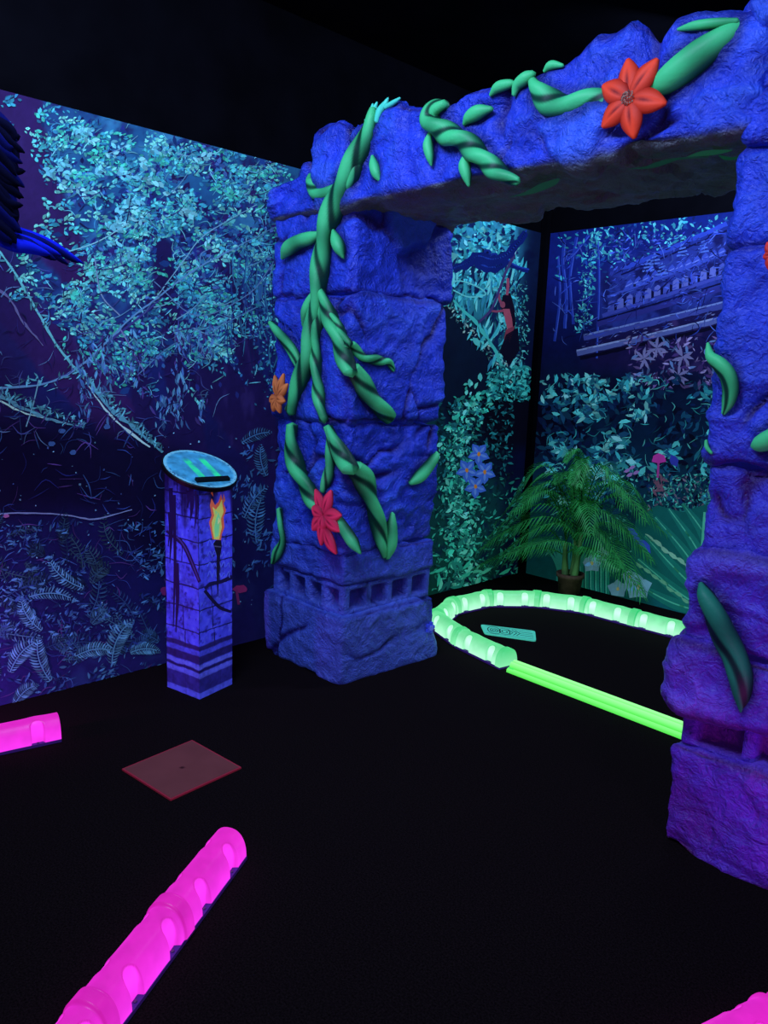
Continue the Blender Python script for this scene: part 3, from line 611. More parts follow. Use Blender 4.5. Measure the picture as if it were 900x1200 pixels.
# ------------------------------------------------------------------ rock
def rock(name, lo, hi, parent, seed, res=.0115, amp=.02, rnd=.028, cell=.22, extra=None, shape=None, tint=None, core=None):
    lo = np.array(lo, float); hi = np.array(hi, float); n = np.maximum(2, np.round((hi-lo)/res).astype(int))
    I, J, K = np.meshgrid(*[np.arange(k+1) for k in n], indexing='ij')
    surf = (I == 0) | (I == n[0]) | (J == 0) | (J == n[1]) | (K == 0) | (K == n[2])
    idx = -np.ones(I.shape, int); idx[surf] = np.arange(surf.sum())
    g = np.stack([I[surf], J[surf], K[surf]], 1)/n; p = lo+g*(hi-lo)
    Fs = []
    def side(A, flip):
        q = np.stack([A[:-1, :-1], A[1:, :-1], A[1:, 1:], A[:-1, 1:]], -1).reshape(-1, 4); Fs.append(q[:, ::-1] if flip else q)
    side(idx[0], True); side(idx[-1], False); side(idx[:, 0], False); side(idx[:, -1], True); side(idx[:, :, 0], True); side(idx[:, :, -1], False)
    r = min(rnd, .45*(hi-lo).min()); q = np.clip(p, lo+r, hi-r); d = p-q; nrm = unit(d)
    face = p.copy(); p = q+nrm*r
    edge = 1-np.sort(np.abs(p-q)/r, axis=1)[:, ::-1][:, 1]*1.0; edge = 1-edge     # 1 at edges
    R_ = np.random.default_rng(seed); nc = max(6, int(np.prod((hi-lo)/cell)**.95*1.2)+6)
    S = lo+R_.uniform(0, 1, (nc, 3))*(hi-lo); gr = R_.normal(0, .22, (nc, 3)); of = R_.uniform(-.5, 1, nc)*.5
    w = p+.05*np.stack([vnoise(p*9, 1), vnoise(p*9, 2), vnoise(p*9, 3)], 1)
    D = np.linalg.norm(w[:, None]-S[None], axis=2); o = np.argsort(D, axis=1)[:, :2]; ar = np.arange(len(p))
    f1, f2 = D[ar, o[:, 0]], D[ar, o[:, 1]]; c = o[:, 0]
    plane = (of[c]*amp+np.einsum('ij,ij->i', gr[c], p-S[c])*amp*7)*1.5
    bl = sstep(0, .03, f2-f1); c2 = o[:, 1]; plane2 = (of[c2]*amp+np.einsum('ij,ij->i', gr[c2], p-S[c2])*amp*7)*1.5
    plane = plane*(.5+.5*bl)+plane2*(.5-.5*bl)
    crack = np.exp(-((f2-f1)/.012)**2)*sstep(-.2, .3, vnoise(p*4, seed+5))
    rid = 1-np.abs(fbm(p*np.array([7, 7, 11])+seed, seed+9, 4)); rid = rid**2
    dsp = np.clip(plane, -2.2*amp, 1.8*amp)-crack*amp*1.1+(rid-.6)*amp*1.0+fbm(p*26+seed, seed+3, 3)*amp*.18
    chip = np.maximum(0, fbm(p*8, seed+11, 3)-.05)*edge*.07
    dsp -= chip
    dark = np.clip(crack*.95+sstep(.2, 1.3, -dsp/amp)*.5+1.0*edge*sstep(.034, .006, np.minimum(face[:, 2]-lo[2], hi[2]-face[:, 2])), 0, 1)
    if extra is not None:
        e, keep = extra(p, nrm); dsp = dsp*(1-keep)+e; dark = np.clip(dark+sstep(.008, .03, -e)*.75, 0, 1)
    p = p+nrm*dsp[:, None]
    if shape is not None: p = shape(p)
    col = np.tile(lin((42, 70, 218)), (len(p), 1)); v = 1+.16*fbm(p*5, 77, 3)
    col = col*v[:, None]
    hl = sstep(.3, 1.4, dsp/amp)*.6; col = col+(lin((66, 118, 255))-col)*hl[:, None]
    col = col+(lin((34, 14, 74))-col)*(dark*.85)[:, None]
    if lo[0] > -1.5:      # magenta rail spill painted into the right pillar's colour toward its foot
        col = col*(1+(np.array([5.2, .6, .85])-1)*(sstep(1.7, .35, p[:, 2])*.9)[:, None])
    else:                  # the left one greyer blue near the foot
        col = col+(lin((84, 112, 208))-col)*(sstep(.9, .3, p[:, 2])*.7*(1-dark))[:, None]
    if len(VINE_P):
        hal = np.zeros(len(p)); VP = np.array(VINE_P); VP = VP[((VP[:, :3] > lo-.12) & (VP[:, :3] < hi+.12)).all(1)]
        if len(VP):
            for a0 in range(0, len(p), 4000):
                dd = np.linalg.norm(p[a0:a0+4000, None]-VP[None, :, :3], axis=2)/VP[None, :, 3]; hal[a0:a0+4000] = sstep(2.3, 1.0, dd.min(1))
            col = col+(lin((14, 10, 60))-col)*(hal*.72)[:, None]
    if extra is not None and tint is None: pass
    if tint is not None: col = tint(p, nrm, col)
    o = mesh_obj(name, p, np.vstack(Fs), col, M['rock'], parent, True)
    return o
def soffit_tint(z):
    def f(p, n, col):
        k = sstep(.35, .8, -n[:, 2])*sstep(z+.08, z+.02, p[:, 2])
        g = lin((88, 98, 104))*(1+.45*fbm(p*np.array([6, 11, 3]), 91, 4))[:, None]
        g = g+(lin((92, 66, 84))-g)*sstep(.1, .5, fbm(p*5, 95, 3))[:, None]*.5
        return col+(g-col)*k[:, None]
    return f

ARX = (-3.2, -2.62)
arch = thing('stone_archway', 'tall blue sculpted stone block archway wrapped in green vines and flowers, glowing under blacklight', 'archway', (-1.9, 2.65, 0))
pl = bpy.data.objects.new('pillar', None); C.objects.link(pl); pl.location = (-2.91, 2.65, 0); link_child(pl, arch)
pr = bpy.data.objects.new('pillar', None); C.objects.link(pr); pr.location = (-.65, 2.65, 0); link_child(pr, arch)

def recess(fronts):
    """fronts: list of (axis, value sign, centres, half width, z0, z1)"""
    def f(p, n):
        e = np.zeros(len(p)); keep = np.full(len(p), .72)
        for ax, sg, cs, hw, z0, z1 in fronts:
            u = p[:, 0] if ax == 1 else p[:, 1]
            for c in cs:
                k = sstep(hw+.006, hw-.006, np.abs(u-c))*sstep(z0-.006, z0+.006, p[:, 2])*sstep(z1+.006, z1-.006, p[:, 2])*sstep(.6, .9, sg*n[:, ax])
                e = np.minimum(e, -.05*k)
        return e, keep
    return f
# left pillar, bottom to top
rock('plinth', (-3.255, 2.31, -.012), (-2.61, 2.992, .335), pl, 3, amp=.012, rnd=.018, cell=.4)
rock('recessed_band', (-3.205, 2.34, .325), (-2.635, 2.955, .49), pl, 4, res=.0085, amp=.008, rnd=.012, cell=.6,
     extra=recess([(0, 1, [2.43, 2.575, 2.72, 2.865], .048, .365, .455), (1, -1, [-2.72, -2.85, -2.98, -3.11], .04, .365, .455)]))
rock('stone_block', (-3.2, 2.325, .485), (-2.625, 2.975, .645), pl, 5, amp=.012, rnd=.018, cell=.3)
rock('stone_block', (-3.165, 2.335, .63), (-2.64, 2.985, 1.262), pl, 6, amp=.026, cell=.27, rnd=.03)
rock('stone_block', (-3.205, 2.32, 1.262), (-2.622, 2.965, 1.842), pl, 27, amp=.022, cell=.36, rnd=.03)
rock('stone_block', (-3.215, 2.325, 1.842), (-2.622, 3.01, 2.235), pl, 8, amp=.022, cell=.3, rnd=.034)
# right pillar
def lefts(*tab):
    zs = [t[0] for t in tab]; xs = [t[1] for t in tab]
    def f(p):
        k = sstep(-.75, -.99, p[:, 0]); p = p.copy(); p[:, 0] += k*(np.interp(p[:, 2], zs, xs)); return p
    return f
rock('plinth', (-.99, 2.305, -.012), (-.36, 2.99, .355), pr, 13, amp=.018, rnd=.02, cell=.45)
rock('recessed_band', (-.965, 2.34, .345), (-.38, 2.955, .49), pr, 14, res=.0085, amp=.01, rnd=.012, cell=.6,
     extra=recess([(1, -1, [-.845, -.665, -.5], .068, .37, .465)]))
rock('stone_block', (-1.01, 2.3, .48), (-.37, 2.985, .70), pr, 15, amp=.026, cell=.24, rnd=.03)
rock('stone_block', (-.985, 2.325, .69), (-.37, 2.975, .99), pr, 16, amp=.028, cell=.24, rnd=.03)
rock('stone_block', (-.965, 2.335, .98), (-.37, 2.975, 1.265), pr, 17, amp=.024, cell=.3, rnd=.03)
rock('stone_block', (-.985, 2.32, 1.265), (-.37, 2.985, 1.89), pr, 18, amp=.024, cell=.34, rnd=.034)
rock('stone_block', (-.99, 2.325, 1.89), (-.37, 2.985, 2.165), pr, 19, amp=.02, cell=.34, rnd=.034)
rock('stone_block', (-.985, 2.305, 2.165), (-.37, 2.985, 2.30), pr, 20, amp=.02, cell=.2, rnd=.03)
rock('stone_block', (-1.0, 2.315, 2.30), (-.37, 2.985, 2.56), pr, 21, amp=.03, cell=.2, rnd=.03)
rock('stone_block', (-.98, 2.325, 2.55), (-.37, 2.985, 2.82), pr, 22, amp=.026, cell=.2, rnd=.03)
# lintel with ragged top
TX = [-3.2, -3.13, -3.03, -2.93, -2.900, -2.872, -2.75, -2.69, -2.62, -2.56, -2.50, -2.42, -2.325, -2.25, -2.18, -2.08, -2.0, -1.874, -1.80, -1.73, -1.66, -1.56, -1.468, -1.35, -1.28, -1.25, -1.2, -1.1, -1.0, -.9]
TZ = [2.34, 2.37, 2.40, 2.43, 2.45, 2.55, 2.56, 2.545, 2.48, 2.505, 2.53, 2.565, 2.575, 2.54, 2.515, 2.51, 2.525, 2.515, 2.505, 2.53, 2.53, 2.545, 2.565, 2.562, 2.545, 2.51, 2.535, 2.515, 2.495, 2.5]
def lshape(z0, H):
    def f(p):
        p = p.copy(); t = np.interp(p[:, 0], TX, TZ); t = t+(p[:, 1]-2.65)*.06*vnoise(p*6, 4)
        k = np.clip((p[:, 2]-z0)/H, -.2, 1.2); p[:, 2] = z0+k*(t-z0); return p
    return f
def clefts(p, n):
    e = np.zeros(len(p))
    for x, d, w in ((-2.885, .05, .02), (-2.635, .045, .022), (-2.17, .03, .02), (-1.83, .03, .03), (-1.255, .03, .025)):
        e -= d*np.exp(-((p[:, 0]-x+.03*vnoise(p*np.array([0, 3, 9])+x, 5))/w)**2)*sstep(HL+.06, HL+.2, p[:, 2])
    return e, np.zeros(len(p))
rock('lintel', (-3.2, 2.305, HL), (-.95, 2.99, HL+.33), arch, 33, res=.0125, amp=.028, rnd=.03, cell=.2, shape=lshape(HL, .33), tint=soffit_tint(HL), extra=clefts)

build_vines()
# painted leaves under the lintel
def flat_leaf(pts, col):
    Q = catmull(pts, 6); P = at(Q[:, 0], Q[:, 1], 2, HL-.028); d = unit(np.gradient(P, axis=0)); s_ = np.cross(d, [0, 0, 1.]); w = Q[:, 2]/250
    V = np.vstack([P+s_*w[:, None], P-s_*w[:, None]]); n = len(P)
    mb = MB(); mb.add(V, [(i, i+1, n+i+1, n+i) for i in range(n-1)], lin(col)); mb.build('painted_leaf', M['vine'], arch)
flat_leaf([(597, 231, .5), (620, 226, 5), (642, 216, 7), (655, 209, 1)], (46, 120, 80))
flat_leaf([(735, 198, .5), (760, 196, 4), (778, 190, 5), (795, 186, 3), (830, 184, 1)], (34, 110, 66))
flat_leaf([(805, 184, .5), (825, 180, 7), (842, 178, 6), (858, 176, 1)], (50, 150, 84))
flat_leaf([(842, 182, .5), (855, 186, 4), (866, 184, 2)], (30, 130, 66))

# ------------------------------------------------------------------ flowers
def petal_mb(c, tip, w, out, col, edgec, lift=.012, bulge=.014):
    c = np.asarray(c, float); tip = np.asarray(tip, float); d = tip-c; s_ = unit(np.cross(d, out)); n, k = 12, 9; V = []; K = []
    for i in range(n):
        t = i/(n-1); ww = w*math.sin(math.pi*(t**.85*.95+.03))**.62*.5*(1-.25*max(0, t-.7)/.3)+.0006
        for j in range(k):
            a = -1+2*j/(k-1)
            h = bulge*(1-a*a)*math.sin(math.pi*(.08+.9*t))-.006*math.exp(-(a/.22)**2)*math.sin(math.pi*t)+lift*(.5+.5*math.sin(math.pi*t*.8))
            V.append(c+d*t+s_*a*ww+np.asarray(out)*h); K.append(min(1, max(0, (abs(a)*1.2-.25))*.7+.9*math.exp(-((t-.45)/.22)**2)*math.exp(-(a/.13)**2)*1.0+.6*(1-t)**3))
    V = np.array(V); K = np.array(K)[:, None]; cc = lin(col)*(1-K)+lin(edgec)*K
    back = V.copy()-np.asarray(out)*.008; N_ = len(V)
    F_ = gridF(n, k); F2 = [tuple(N_+i for i in f[::-1]) for f in F_]
    rim = [i*k for i in range(n)]+[(n-1)*k+j for j in range(1, k)]+[i*k+k-1 for i in range(n-2, -1, -1)]+[j for j in range(k-2, 0, -1)]
    F3 = [(rim[i], rim[(i+1) % len(rim)], N_+rim[(i+1) % len(rim)], N_+rim[i]) for i in range(len(rim))]
    m_ = MB(); m_.add(np.vstack([V, back]), F_+F2+F3, np.vstack([cc, cc*.4])); return m_
def flower(name, centre, tips, wpx, col, edgec, lift=.03, core=None, label=None):
    p0 = at(centre[0], centre[1], 1, 2.29); sc = F/((p0-EYE)@FWD); out = np.array([0, -1., 0]); p0 = p0+out*lift
    e = bpy.data.objects.new(name, None); C.objects.link(e); e.location = p0; e.empty_display_size = .05; link_child(e, arch)
    if label: e['label'] = label
    for i, t in enumerate(tips):
        c0 = at(t[2], t[3], 1, 2.29)+out*lift if len(t) > 2 else p0
        tp = at(t[0], t[1], 1, 2.29)+out*(lift*.7); petal_mb(c0, tp, wpx/sc, out, col, edgec, lift=.006+.002*i).build('petal', M['petal'], e, True)
    if core:
        mb = MB(); r = core/sc
        for i in range(40):
            a = i*2.4; q = r*math.sqrt(i/40); c = p0+out*(.028-.012*(i/40))+np.array([math.cos(a)*q, 0, math.sin(a)*q]); s_ = r*.17
            V = [c+s_*np.array(v) for v in [(1, 0, 0), (-1, 0, 0), (0, 1, 0), (0, -1, 0), (0, 0, 1), (0, 0, -1)]]
            mb.add(V, [(0, 2, 4), (2, 1, 4), (1, 3, 4), (3, 0, 4), (2, 0, 5), (1, 2, 5), (3, 1, 5), (0, 3, 5)], lin((150, 130, 120) if i % 2 else (100, 70, 70)))
        mb.build('flower_centre', M['petal'], e)
flower('flower', (745, 120), [(741, 72), (776, 72), (786, 124), (749, 165), (712, 152), (713, 104)], 27, (240, 72, 44), (120, 16, 20), core=8, lift=.035, label='large red six-petalled flower with grey centre')
flower('flower', (386, 603), [(374, 573), (393, 574), (405, 603), (404, 622), (382, 638), (372, 620), (372, 594), (385, 622), (401, 648, 388, 618)], 17, (226, 54, 96), (110, 14, 44), lift=.03, label='pink-red flower with long petals')
flower('flower', (330, 466), [(325, 440), (336, 438), (341, 450), (320, 470), (324, 482), (333, 484), (339, 470)], 12, (214, 124, 70), (110, 50, 34), lift=.02, label='small orange flower')
flower('flower', (910, 300), [(897, 302), (902, 285), (915, 280), (925, 298), (905, 318), (918, 318)], 12, (220, 60, 50), (120, 16, 20), lift=.02, label='red flower')

# small blue clip on the plinth side
mb = MB(); p = at(503, 735, 0, -2.6)
for k in range(5):
    a = k*1.256; mb.box(p+np.array([-.004, math.cos(a)*.022-.008, math.sin(a)*.022-.008]), p+np.array([.014, math.cos(a)*.022+.008, math.sin(a)*.022+.008]), lin((50, 70, 210)))
mb.box(p+np.array([-.006, -.012, -.012]), p+np.array([.02, .012, .012]), lin((90, 110, 220)))
mb.build('plinth_boss', M['print'], arch)

# ------------------------------------------------------------------ information column
col = thing('stone_column', 'waist-high square column printed with blue stone blocks and a burning torch, slanted oval top', 'column', (-3.036, 1.80, 0))
c0 = np.array([-2.899, 1.714]); cl = np.array([-3.118, 1.672]); cr = np.array([-2.953, 1.923]); c3 = cl+cr-c0
NT = math.tan(math.radians(24)); CT = np.array([-3.041, 1.8106, 1.04])
def ztop(x, y): return 1.04-NT*(x-CT[0])-.03
def stonefn(u, z, s):
    """u 0..1 across, z metres: returns colour"""
    n = len(u); P3 = np.column_stack([u*.22, z, np.full(n, s)])
    wz = z+.006*fbm(P3*14, 3, 3); wu = u+.03*fbm(P3*16, 5, 3)
    rowh = .105; r = np.floor(wz/rowh); fr = wz/rowh-r
    k = (_h(r.astype(np.int64), 3+0*r.astype(np.int64), 0*r.astype(np.int64)+1, int(s))*.36+.32)
    dv = np.minimum(np.abs(wu-k)*.22, np.minimum(wu, 1-wu)*.22+.0015)
    dh = np.minimum(fr, 1-fr)*rowh; d = np.minimum(dv, dh)
    c = np.tile(np.array([66., 72, 240]), (n, 1)); c = c*(1+.28*fbm(P3*22, 8, 4))[:, None]
    c = mixc(c, (92, 110, 245), sstep(.25, .6, fbm(P3*60, 12, 3))*.6); c = mixc(c, (30, 26, 120), sstep(.2, .6, fbm(P3*45, 14, 3))*.7)
    c = mixc(c, (12, 8, 48), sstep(.0042, .0012, d)*.9)
    # hanging roots / darkness toward the top
    c = mixc(c, (14, 8, 50), sstep(.78, 1.02, z+.2*fbm(np.column_stack([u*5, z*1.2, np.full(n, s)]), 19, 3))*.8)
    # base
    b = sstep(.235, .225, z); c = mixc(c, (62, 70, 215), b*sstep(.16, .17, z)); 
    for (z0, z1, cc) in [(.232, .252, (30, 24, 90)), (.168, .205, (28, 22, 88)), (.143, .162, (88, 102, 235)), (.125, .140, (24, 18, 80)), (.098, .125, (84, 96, 235)), (.03, .098, (36, 34, 120)), (.0, .03, (78, 92, 235))]:
        c = mixc(c, cc, sstep(z0-.004, z0+.002, wz)*sstep(z1+.004, z1-.002, wz)*.88)
    return c*(1+.16*fbm(P3*70, 31, 2))[:, None]
def colface(a, b, s):
    nu, nz = 64, 300; mbv = []; cc = []
    U, T = np.meshgrid(np.linspace(0, 1, nu), np.linspace(0, 1, nz)); U = U.ravel(); T = T.ravel()
    X = a[0]+(b[0]-a[0])*U; Y = a[1]+(b[1]-a[1])*U; Z = .001+T*(ztop(X, Y)-.001)
    return np.column_stack([X, Y, Z]), gridF(nz, nu), lin(np.clip(stonefn(U, Z, s), 0, 255))
mb = MB()
for i, (a, b) in enumerate([(cl, c0), (c0, cr), (cr, c3), (c3, cl)]): mb.add(*colface(a, b, i+3))
mb.build('shaft', M['print'], col)
# printed strokes on the faces: pixel polygons laid on the two visible faces
nL = unit(np.array([(c0-cl)[1], -(c0-cl)[0]])); nR = unit(np.array([(cr-c0)[1], -(cr-c0)[0]]))
def onface(px, py, which, off=.0012):
    a, n = (cl, nL) if which == 'L' else (c0, nR)
    d = (px-450)/F*RT-(py-600)/F*UP+FWD; t = ((a-EYE[:2])@n+off)/(d[:2]@n); return EYE+t*d
prt = MB(); ofs = [.0012]
def pf(pts, colr, which):
    ofs[0] += .00004; prt.add([onface(x, y, which, ofs[0]) for x, y in pts], [tuple(range(len(pts)))], lin(colr))
def rib(pts, w, colr, which):
    Q = catmull([(x, y, ww) for (x, y), ww in zip(pts, w)], 5); p = Q[:, :2]; d = unit(np.gradient(p, axis=0)); n = np.stack([-d[:, 1], d[:, 0]], 1)*Q[:, 2:3]/2
    ofs[0] += .00004
    for i in range(len(p)-1): prt.add([onface(*q, which, ofs[0]) for q in (p[i]+n[i], p[i+1]+n[i+1], p[i+1]-n[i+1], p[i]-n[i])], [(0, 1, 2, 3)], lin(colr))
rib([(195, 622), (206, 630), (216, 640), (225, 660), (234, 682)], [3, 5, 5, 5, 4], (26, 18, 74), 'L'); rib([(196, 621), (210, 632), (220, 648), (233, 680)], [1, 1.4, 1.4, 1], (60, 50, 140), 'L')
rib([(240, 690), (247, 684), (258, 682), (272, 676)], [3, 4, 4, 5], (24, 18, 70), 'R'); rib([(240, 692), (248, 702), (258, 712), (271, 717)], [4, 4, 4, 3], (22, 16, 60), 'R')
for x, y0, y1, w in [(200, 572, 660, 5), (204, 580, 735, 4), (198, 600, 640, 3), (224, 572, 610, 6), (220, 575, 596, 4), (229, 575, 620, 3), (207, 660, 740, 5)]:
    rib([(x, y0), (x+1, (y0+y1)/2), (x-1, y1)], [w, w*.8, .8], (22, 14, 72), 'L')
for k in range(20): rib([(243+(k % 5)*5.5, 640+(k//5)*12), (246+(k % 5)*5.5, 634+(k//5)*12+rng.uniform(-2, 2)), (249+(k % 5)*5, 641+(k//5)*12)], [1, 1, 1], (90, 112, 240), 'R')
# torch
pf([(250, 637), (253, 633), (259, 633), (260, 640), (258, 652), (254, 652)], (22, 18, 44), 'R'); rib([(256, 650), (255.5, 670), (255, 696)], [4, 3.4, 1], (26, 20, 52), 'R'); rib([(251, 640), (259, 641)], [1.4, 1.4], (80, 80, 120), 'R')
pf([(249, 632), (247, 622), (245, 612), (248, 604), (246, 592), (248, 584), (252, 592), (256, 588), (259, 579), (262, 590), (265, 598), (262, 606), (263, 618), (260, 626), (259, 633)], (224, 110, 80), 'R')
pf([(247, 578), (249, 574), (250, 582)], (200, 90, 60), 'R'); pf([(262, 578), (264, 586), (261, 592)], (220, 120, 80), 'R')
pf([(251, 632), (249, 622), (248, 612), (251, 604), (249, 594), (253, 597), (257, 592), (260, 585), (261, 594), (262, 600), (259, 608), (260, 618), (258, 626), (257, 632)], (212, 226, 110), 'R')
pf([(252, 630), (251, 618), (253, 608), (256, 600), (258, 606), (257, 618), (256, 628)], (130, 240, 160), 'R')
pf([(253, 604), (252, 598), (255, 600)], (150, 240, 150), 'R'); pf([(255, 615), (256, 606), (258, 611)], (240, 240, 170), 'R')
prt.build('torch_print', M['print'], col)
# slanted oval top
nn = np.array([math.sin(math.radians(24))*math.cos(math.radians(4)), math.sin(math.radians(24))*math.sin(math.radians(4)), math.cos(math.radians(24))])
e1 = unit(np.cross([0, 1., 0], nn)); e2 = np.cross(nn, e1)     # e1 downslope, e2 across
def disc(R_, t0, t1, n=56, rx=1.0):
    T = np.linspace(0, 2*np.pi, n, endpoint=False); ring = lambda r, h: CT+nn*h+e1*(r*np.cos(T))[:, None]+e2*(r*np.sin(T))[:, None]*rx
    V = np.vstack([ring(R_-.003, t0), ring(R_, t0+.003), ring(R_, t1-.003), ring(R_-.003, t1)]); F_ = gridF(4, n, True)
    F_ = [f for f in F_]+[tuple(range(n))[::-1], tuple(3*n+i for i in range(n))]; return V, F_
mb = MB(); mb.add(*disc(.172, -.022, 0), lin((10, 10, 16))); mb.build('top_board', M['blackp'], col)
mb = MB(); rr = np.linspace(0, .166, 34); TT = np.linspace(0, 2*np.pi, 120, endpoint=False)
Rg, Tg = np.meshgrid(rr, TT, indexing='ij'); a_ = (Rg*np.cos(Tg)).ravel(); b_ = (Rg*np.sin(Tg)).ravel()
P = CT+nn*.0012+np.outer(a_, e1)+np.outer(b_, e2); uv = np.column_stack([a_*9, b_*9, 0*a_])
cc = np.tile(np.array([60., 150, 190]), (len(P), 1)); cc = cc*(1+.25*fbm(uv*4, 3, 3))[:, None]
rad = Rg.ravel(); cc = mixc(cc, (110, 190, 215), sstep(.148, .155, rad)); cc = mixc(cc, (20, 60, 110), sstep(.35, .6, fbm(uv*14, 7, 2))*sstep(.125, .15, rad)*.9)
for u0 in (-.032, .05):
    k = sstep(.02, .012, np.abs(b_-u0+.18*(a_)*0))*sstep(-.1, -.06, a_)*sstep(.085, .07, a_)*sstep(1.4, .1, np.abs(fbm(uv*3, 5, 2))); cc = mixc(cc, (50, 250, 160), k*1.0)
mb.add(P, gridF(34, 120, True), lin(np.clip(cc, 0, 255))); mb.build('printed_face', M['print'], col)
# ledge slot
mb = MB(); cS = CT+e1*.108+nn*.004
for (w, h, d, t) in [(.084, .012, .0, .012)]:
    V = [cS+e2*sx*w+e1*sy*h+nn*sz for sz in (-.002, t) for sy in (-1, 1) for sx in (-1, 1)]
    mb.add(V, [(0, 2, 3, 1), (4, 5, 7, 6), (0, 1, 5, 4), (2, 6, 7, 3), (0, 4, 6, 2), (1, 3, 7, 5)], (0, 0, 0))
mb.build('ledge', M['blackp'], col)

# ------------------------------------------------------------------ bumper rails
def rail_seg(p0, p1, mat, parent, base, hot, w=.116, h=.086, collar=(True, True), zb=.011):
    p0 = np.array([*p0, 0.]); p1 = np.array([*p1, 0.]); d = p1-p0; Ln = np.linalg.norm(d); d = d/Ln; s_ = np.array([-d[1], d[0], 0]); z = np.array([0, 0, 1.])
    n, k = 100, 60; t = np.linspace(0, Ln, n); q = np.linspace(0, 1, k); V = []; K = []
    pockets = [Ln*.25, Ln*.75]; arc = .185; pr_ = .0235; spine = .05
    for ti in t:
        c_ = 0
        if collar[0]: c_ = max(c_, float(sstep(.040, .034, ti)))
        if collar[1]: c_ = max(c_, float(sstep(Ln-.012, Ln-.008, ti)))
        for qi in q:
            a = math.pi*(1-qi); ca, sa = math.cos(a), math.sin(a)
            skew = .10*sa
            x = w/2*(np.sign(ca)*abs(ca)**.86); zz = h*max(sa, 0)**.86
            g = 1+.085*c_+.03*sum(math.exp(-((ti-pc)/.03)**2) for pc in pockets)
            x *= g; zz *= g
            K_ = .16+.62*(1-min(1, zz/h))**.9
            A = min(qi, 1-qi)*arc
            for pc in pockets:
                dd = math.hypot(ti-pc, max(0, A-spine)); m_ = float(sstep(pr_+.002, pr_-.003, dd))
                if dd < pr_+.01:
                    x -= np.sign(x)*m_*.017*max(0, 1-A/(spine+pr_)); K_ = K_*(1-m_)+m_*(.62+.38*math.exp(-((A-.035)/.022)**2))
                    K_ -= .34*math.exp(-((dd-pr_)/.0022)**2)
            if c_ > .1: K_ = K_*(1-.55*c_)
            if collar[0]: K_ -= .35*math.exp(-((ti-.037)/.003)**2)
            V.append(p0+d*ti+s_*x+z*(zz+zb)); K.append(K_)
    F_ = gridF(n, k); V = np.array(V); K = np.clip(np.array(K), 0, 1)
    for e_ in (0, n-1): F_.append(tuple(e_*k+j for j in range(k)) if e_ else tuple(e_*k+j for j in range(k))[::-1])
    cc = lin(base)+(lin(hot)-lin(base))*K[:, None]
    nz = 1+.16*fbm(V*26, 3, 3); mb = MB(); mb.add(V, F_, cc*nz[:, None]); o = mb.build('rail_segment', mat, parent, True)
    for pc in pockets:
        for sd in (-1, 1):
            mb = MB(); c = p0+d*pc+s_*sd*(w/2-.0085)+z*(zb+.002); T = np.linspace(0, 2*np.pi, 10, endpoint=False)
            rg = lambda r, hh: c+np.outer(np.cos(T)*r, d)+np.outer(np.sin(T)*r, s_)+z*hh
            mb.add(np.vstack([rg(.0052, -.003), rg(.0052, .001), rg(.003, .0022)]), gridF(3, 10, True)+[tuple(20+i for i in range(10))], (0, 0, 0)); mb.build('screw', M['screw'], o)
    return o
def strip(p0, p1, parent, w=.121):
    p0 = np.array([*p0, 0.]); p1 = np.array([*p1, 0.]); d = unit(p1-p0); s_ = np.array([-d[1], d[0], 0]); mb = MB()
    V = [p+s_*sx*w/2+np.array([0, 0, zz]) for zz in (0.0005, .0118) for p, sx in ((p0, -1), (p1, -1), (p1, 1), (p0, 1))]
    mb.add(V, [(0, 3, 2, 1), (4, 5, 6, 7), (0, 1, 5, 4), (1, 2, 6, 5), (2, 3, 7, 6), (3, 0, 4, 7)], (0, 0, 0)); return mb.build('base_strip', M['strip'], parent)
GB, GH = (44, 186, 104), (190, 255, 220)
ring = [(-2.235, 3.15), (-2.60, 3.215), (-2.925, 3.345), (-3.04, 3.62), (-3.01, 3.94), (-2.80, 4.20), (-2.52, 4.345), (-2.175, 4.36), (-1.83, 4.375), (-1.48, 4.385), (-1.13, 4.39), (-.78, 4.39)]
g = thing('bumper_rail', 'glowing green segmented bumper rail curving in a horseshoe around the far floor', 'rail', (-2.6, 3.9, 0))
for i in range(len(ring)-1): rail_seg(ring[i], ring[i+1], M['green'], g, GB, GH); strip(ring[i], ring[i+1], g)
# straight ribbed rail
g2 = thing('straight_rail', 'straight yellow-green glowing ribbed rail on the floor inside the archway opening', 'rail', (-1.5, 3.14, 0))
prof = [(-.05, .0), (-.05, .014), (-.036, .022), (-.030, .018), (-.024, .032), (-.014, .046), (-.006, .046), (.0, .034), (.006, .050), (.016, .052), (.022, .038), (.030, .046), (.040, .032), (.050, .012), (.05, 0)]
mb = MB(); V = []; Kc = []
xs = np.linspace(-2.205, -.72, 60)
for x in xs:
    for (a, b) in prof: V.append((x, 3.145-(x+2.2)*.02+a*1.0, b)); Kc.append({0: .1, 1: .35, 2: .6, 3: .05, 4: .5, 5: .95, 6: .55, 7: 0., 8: 1., 9: 1., 10: .1, 11: .7, 12: .4}.get(len(Kc) % 15, .2))
kk = np.clip(np.array(Kc), 0, 1)[:, None]; cc = lin((60, 206, 54))*(1-kk)+lin((150, 255, 150))*kk
n = len(prof); mb.add(V, [f[::-1] for f in gridF(60, n)]+[tuple(range(n)), tuple(59*n+i for i in range(n))[::-1]], cc); mb.build('rail_body', M['green'], g2)
mb = MB(); mb.box((-2.206, 3.105, 0), (-2.17, 3.185, .022), lin((60, 210, 90))); mb.build('end_block', M['green'], g2)
PB, PH = (186, 26, 158), (244, 56, 240)
def line(p, d, L_, n): d = unit(np.array(d)); return [tuple(np.array(p)+d*L_*i) for i in range(n)]
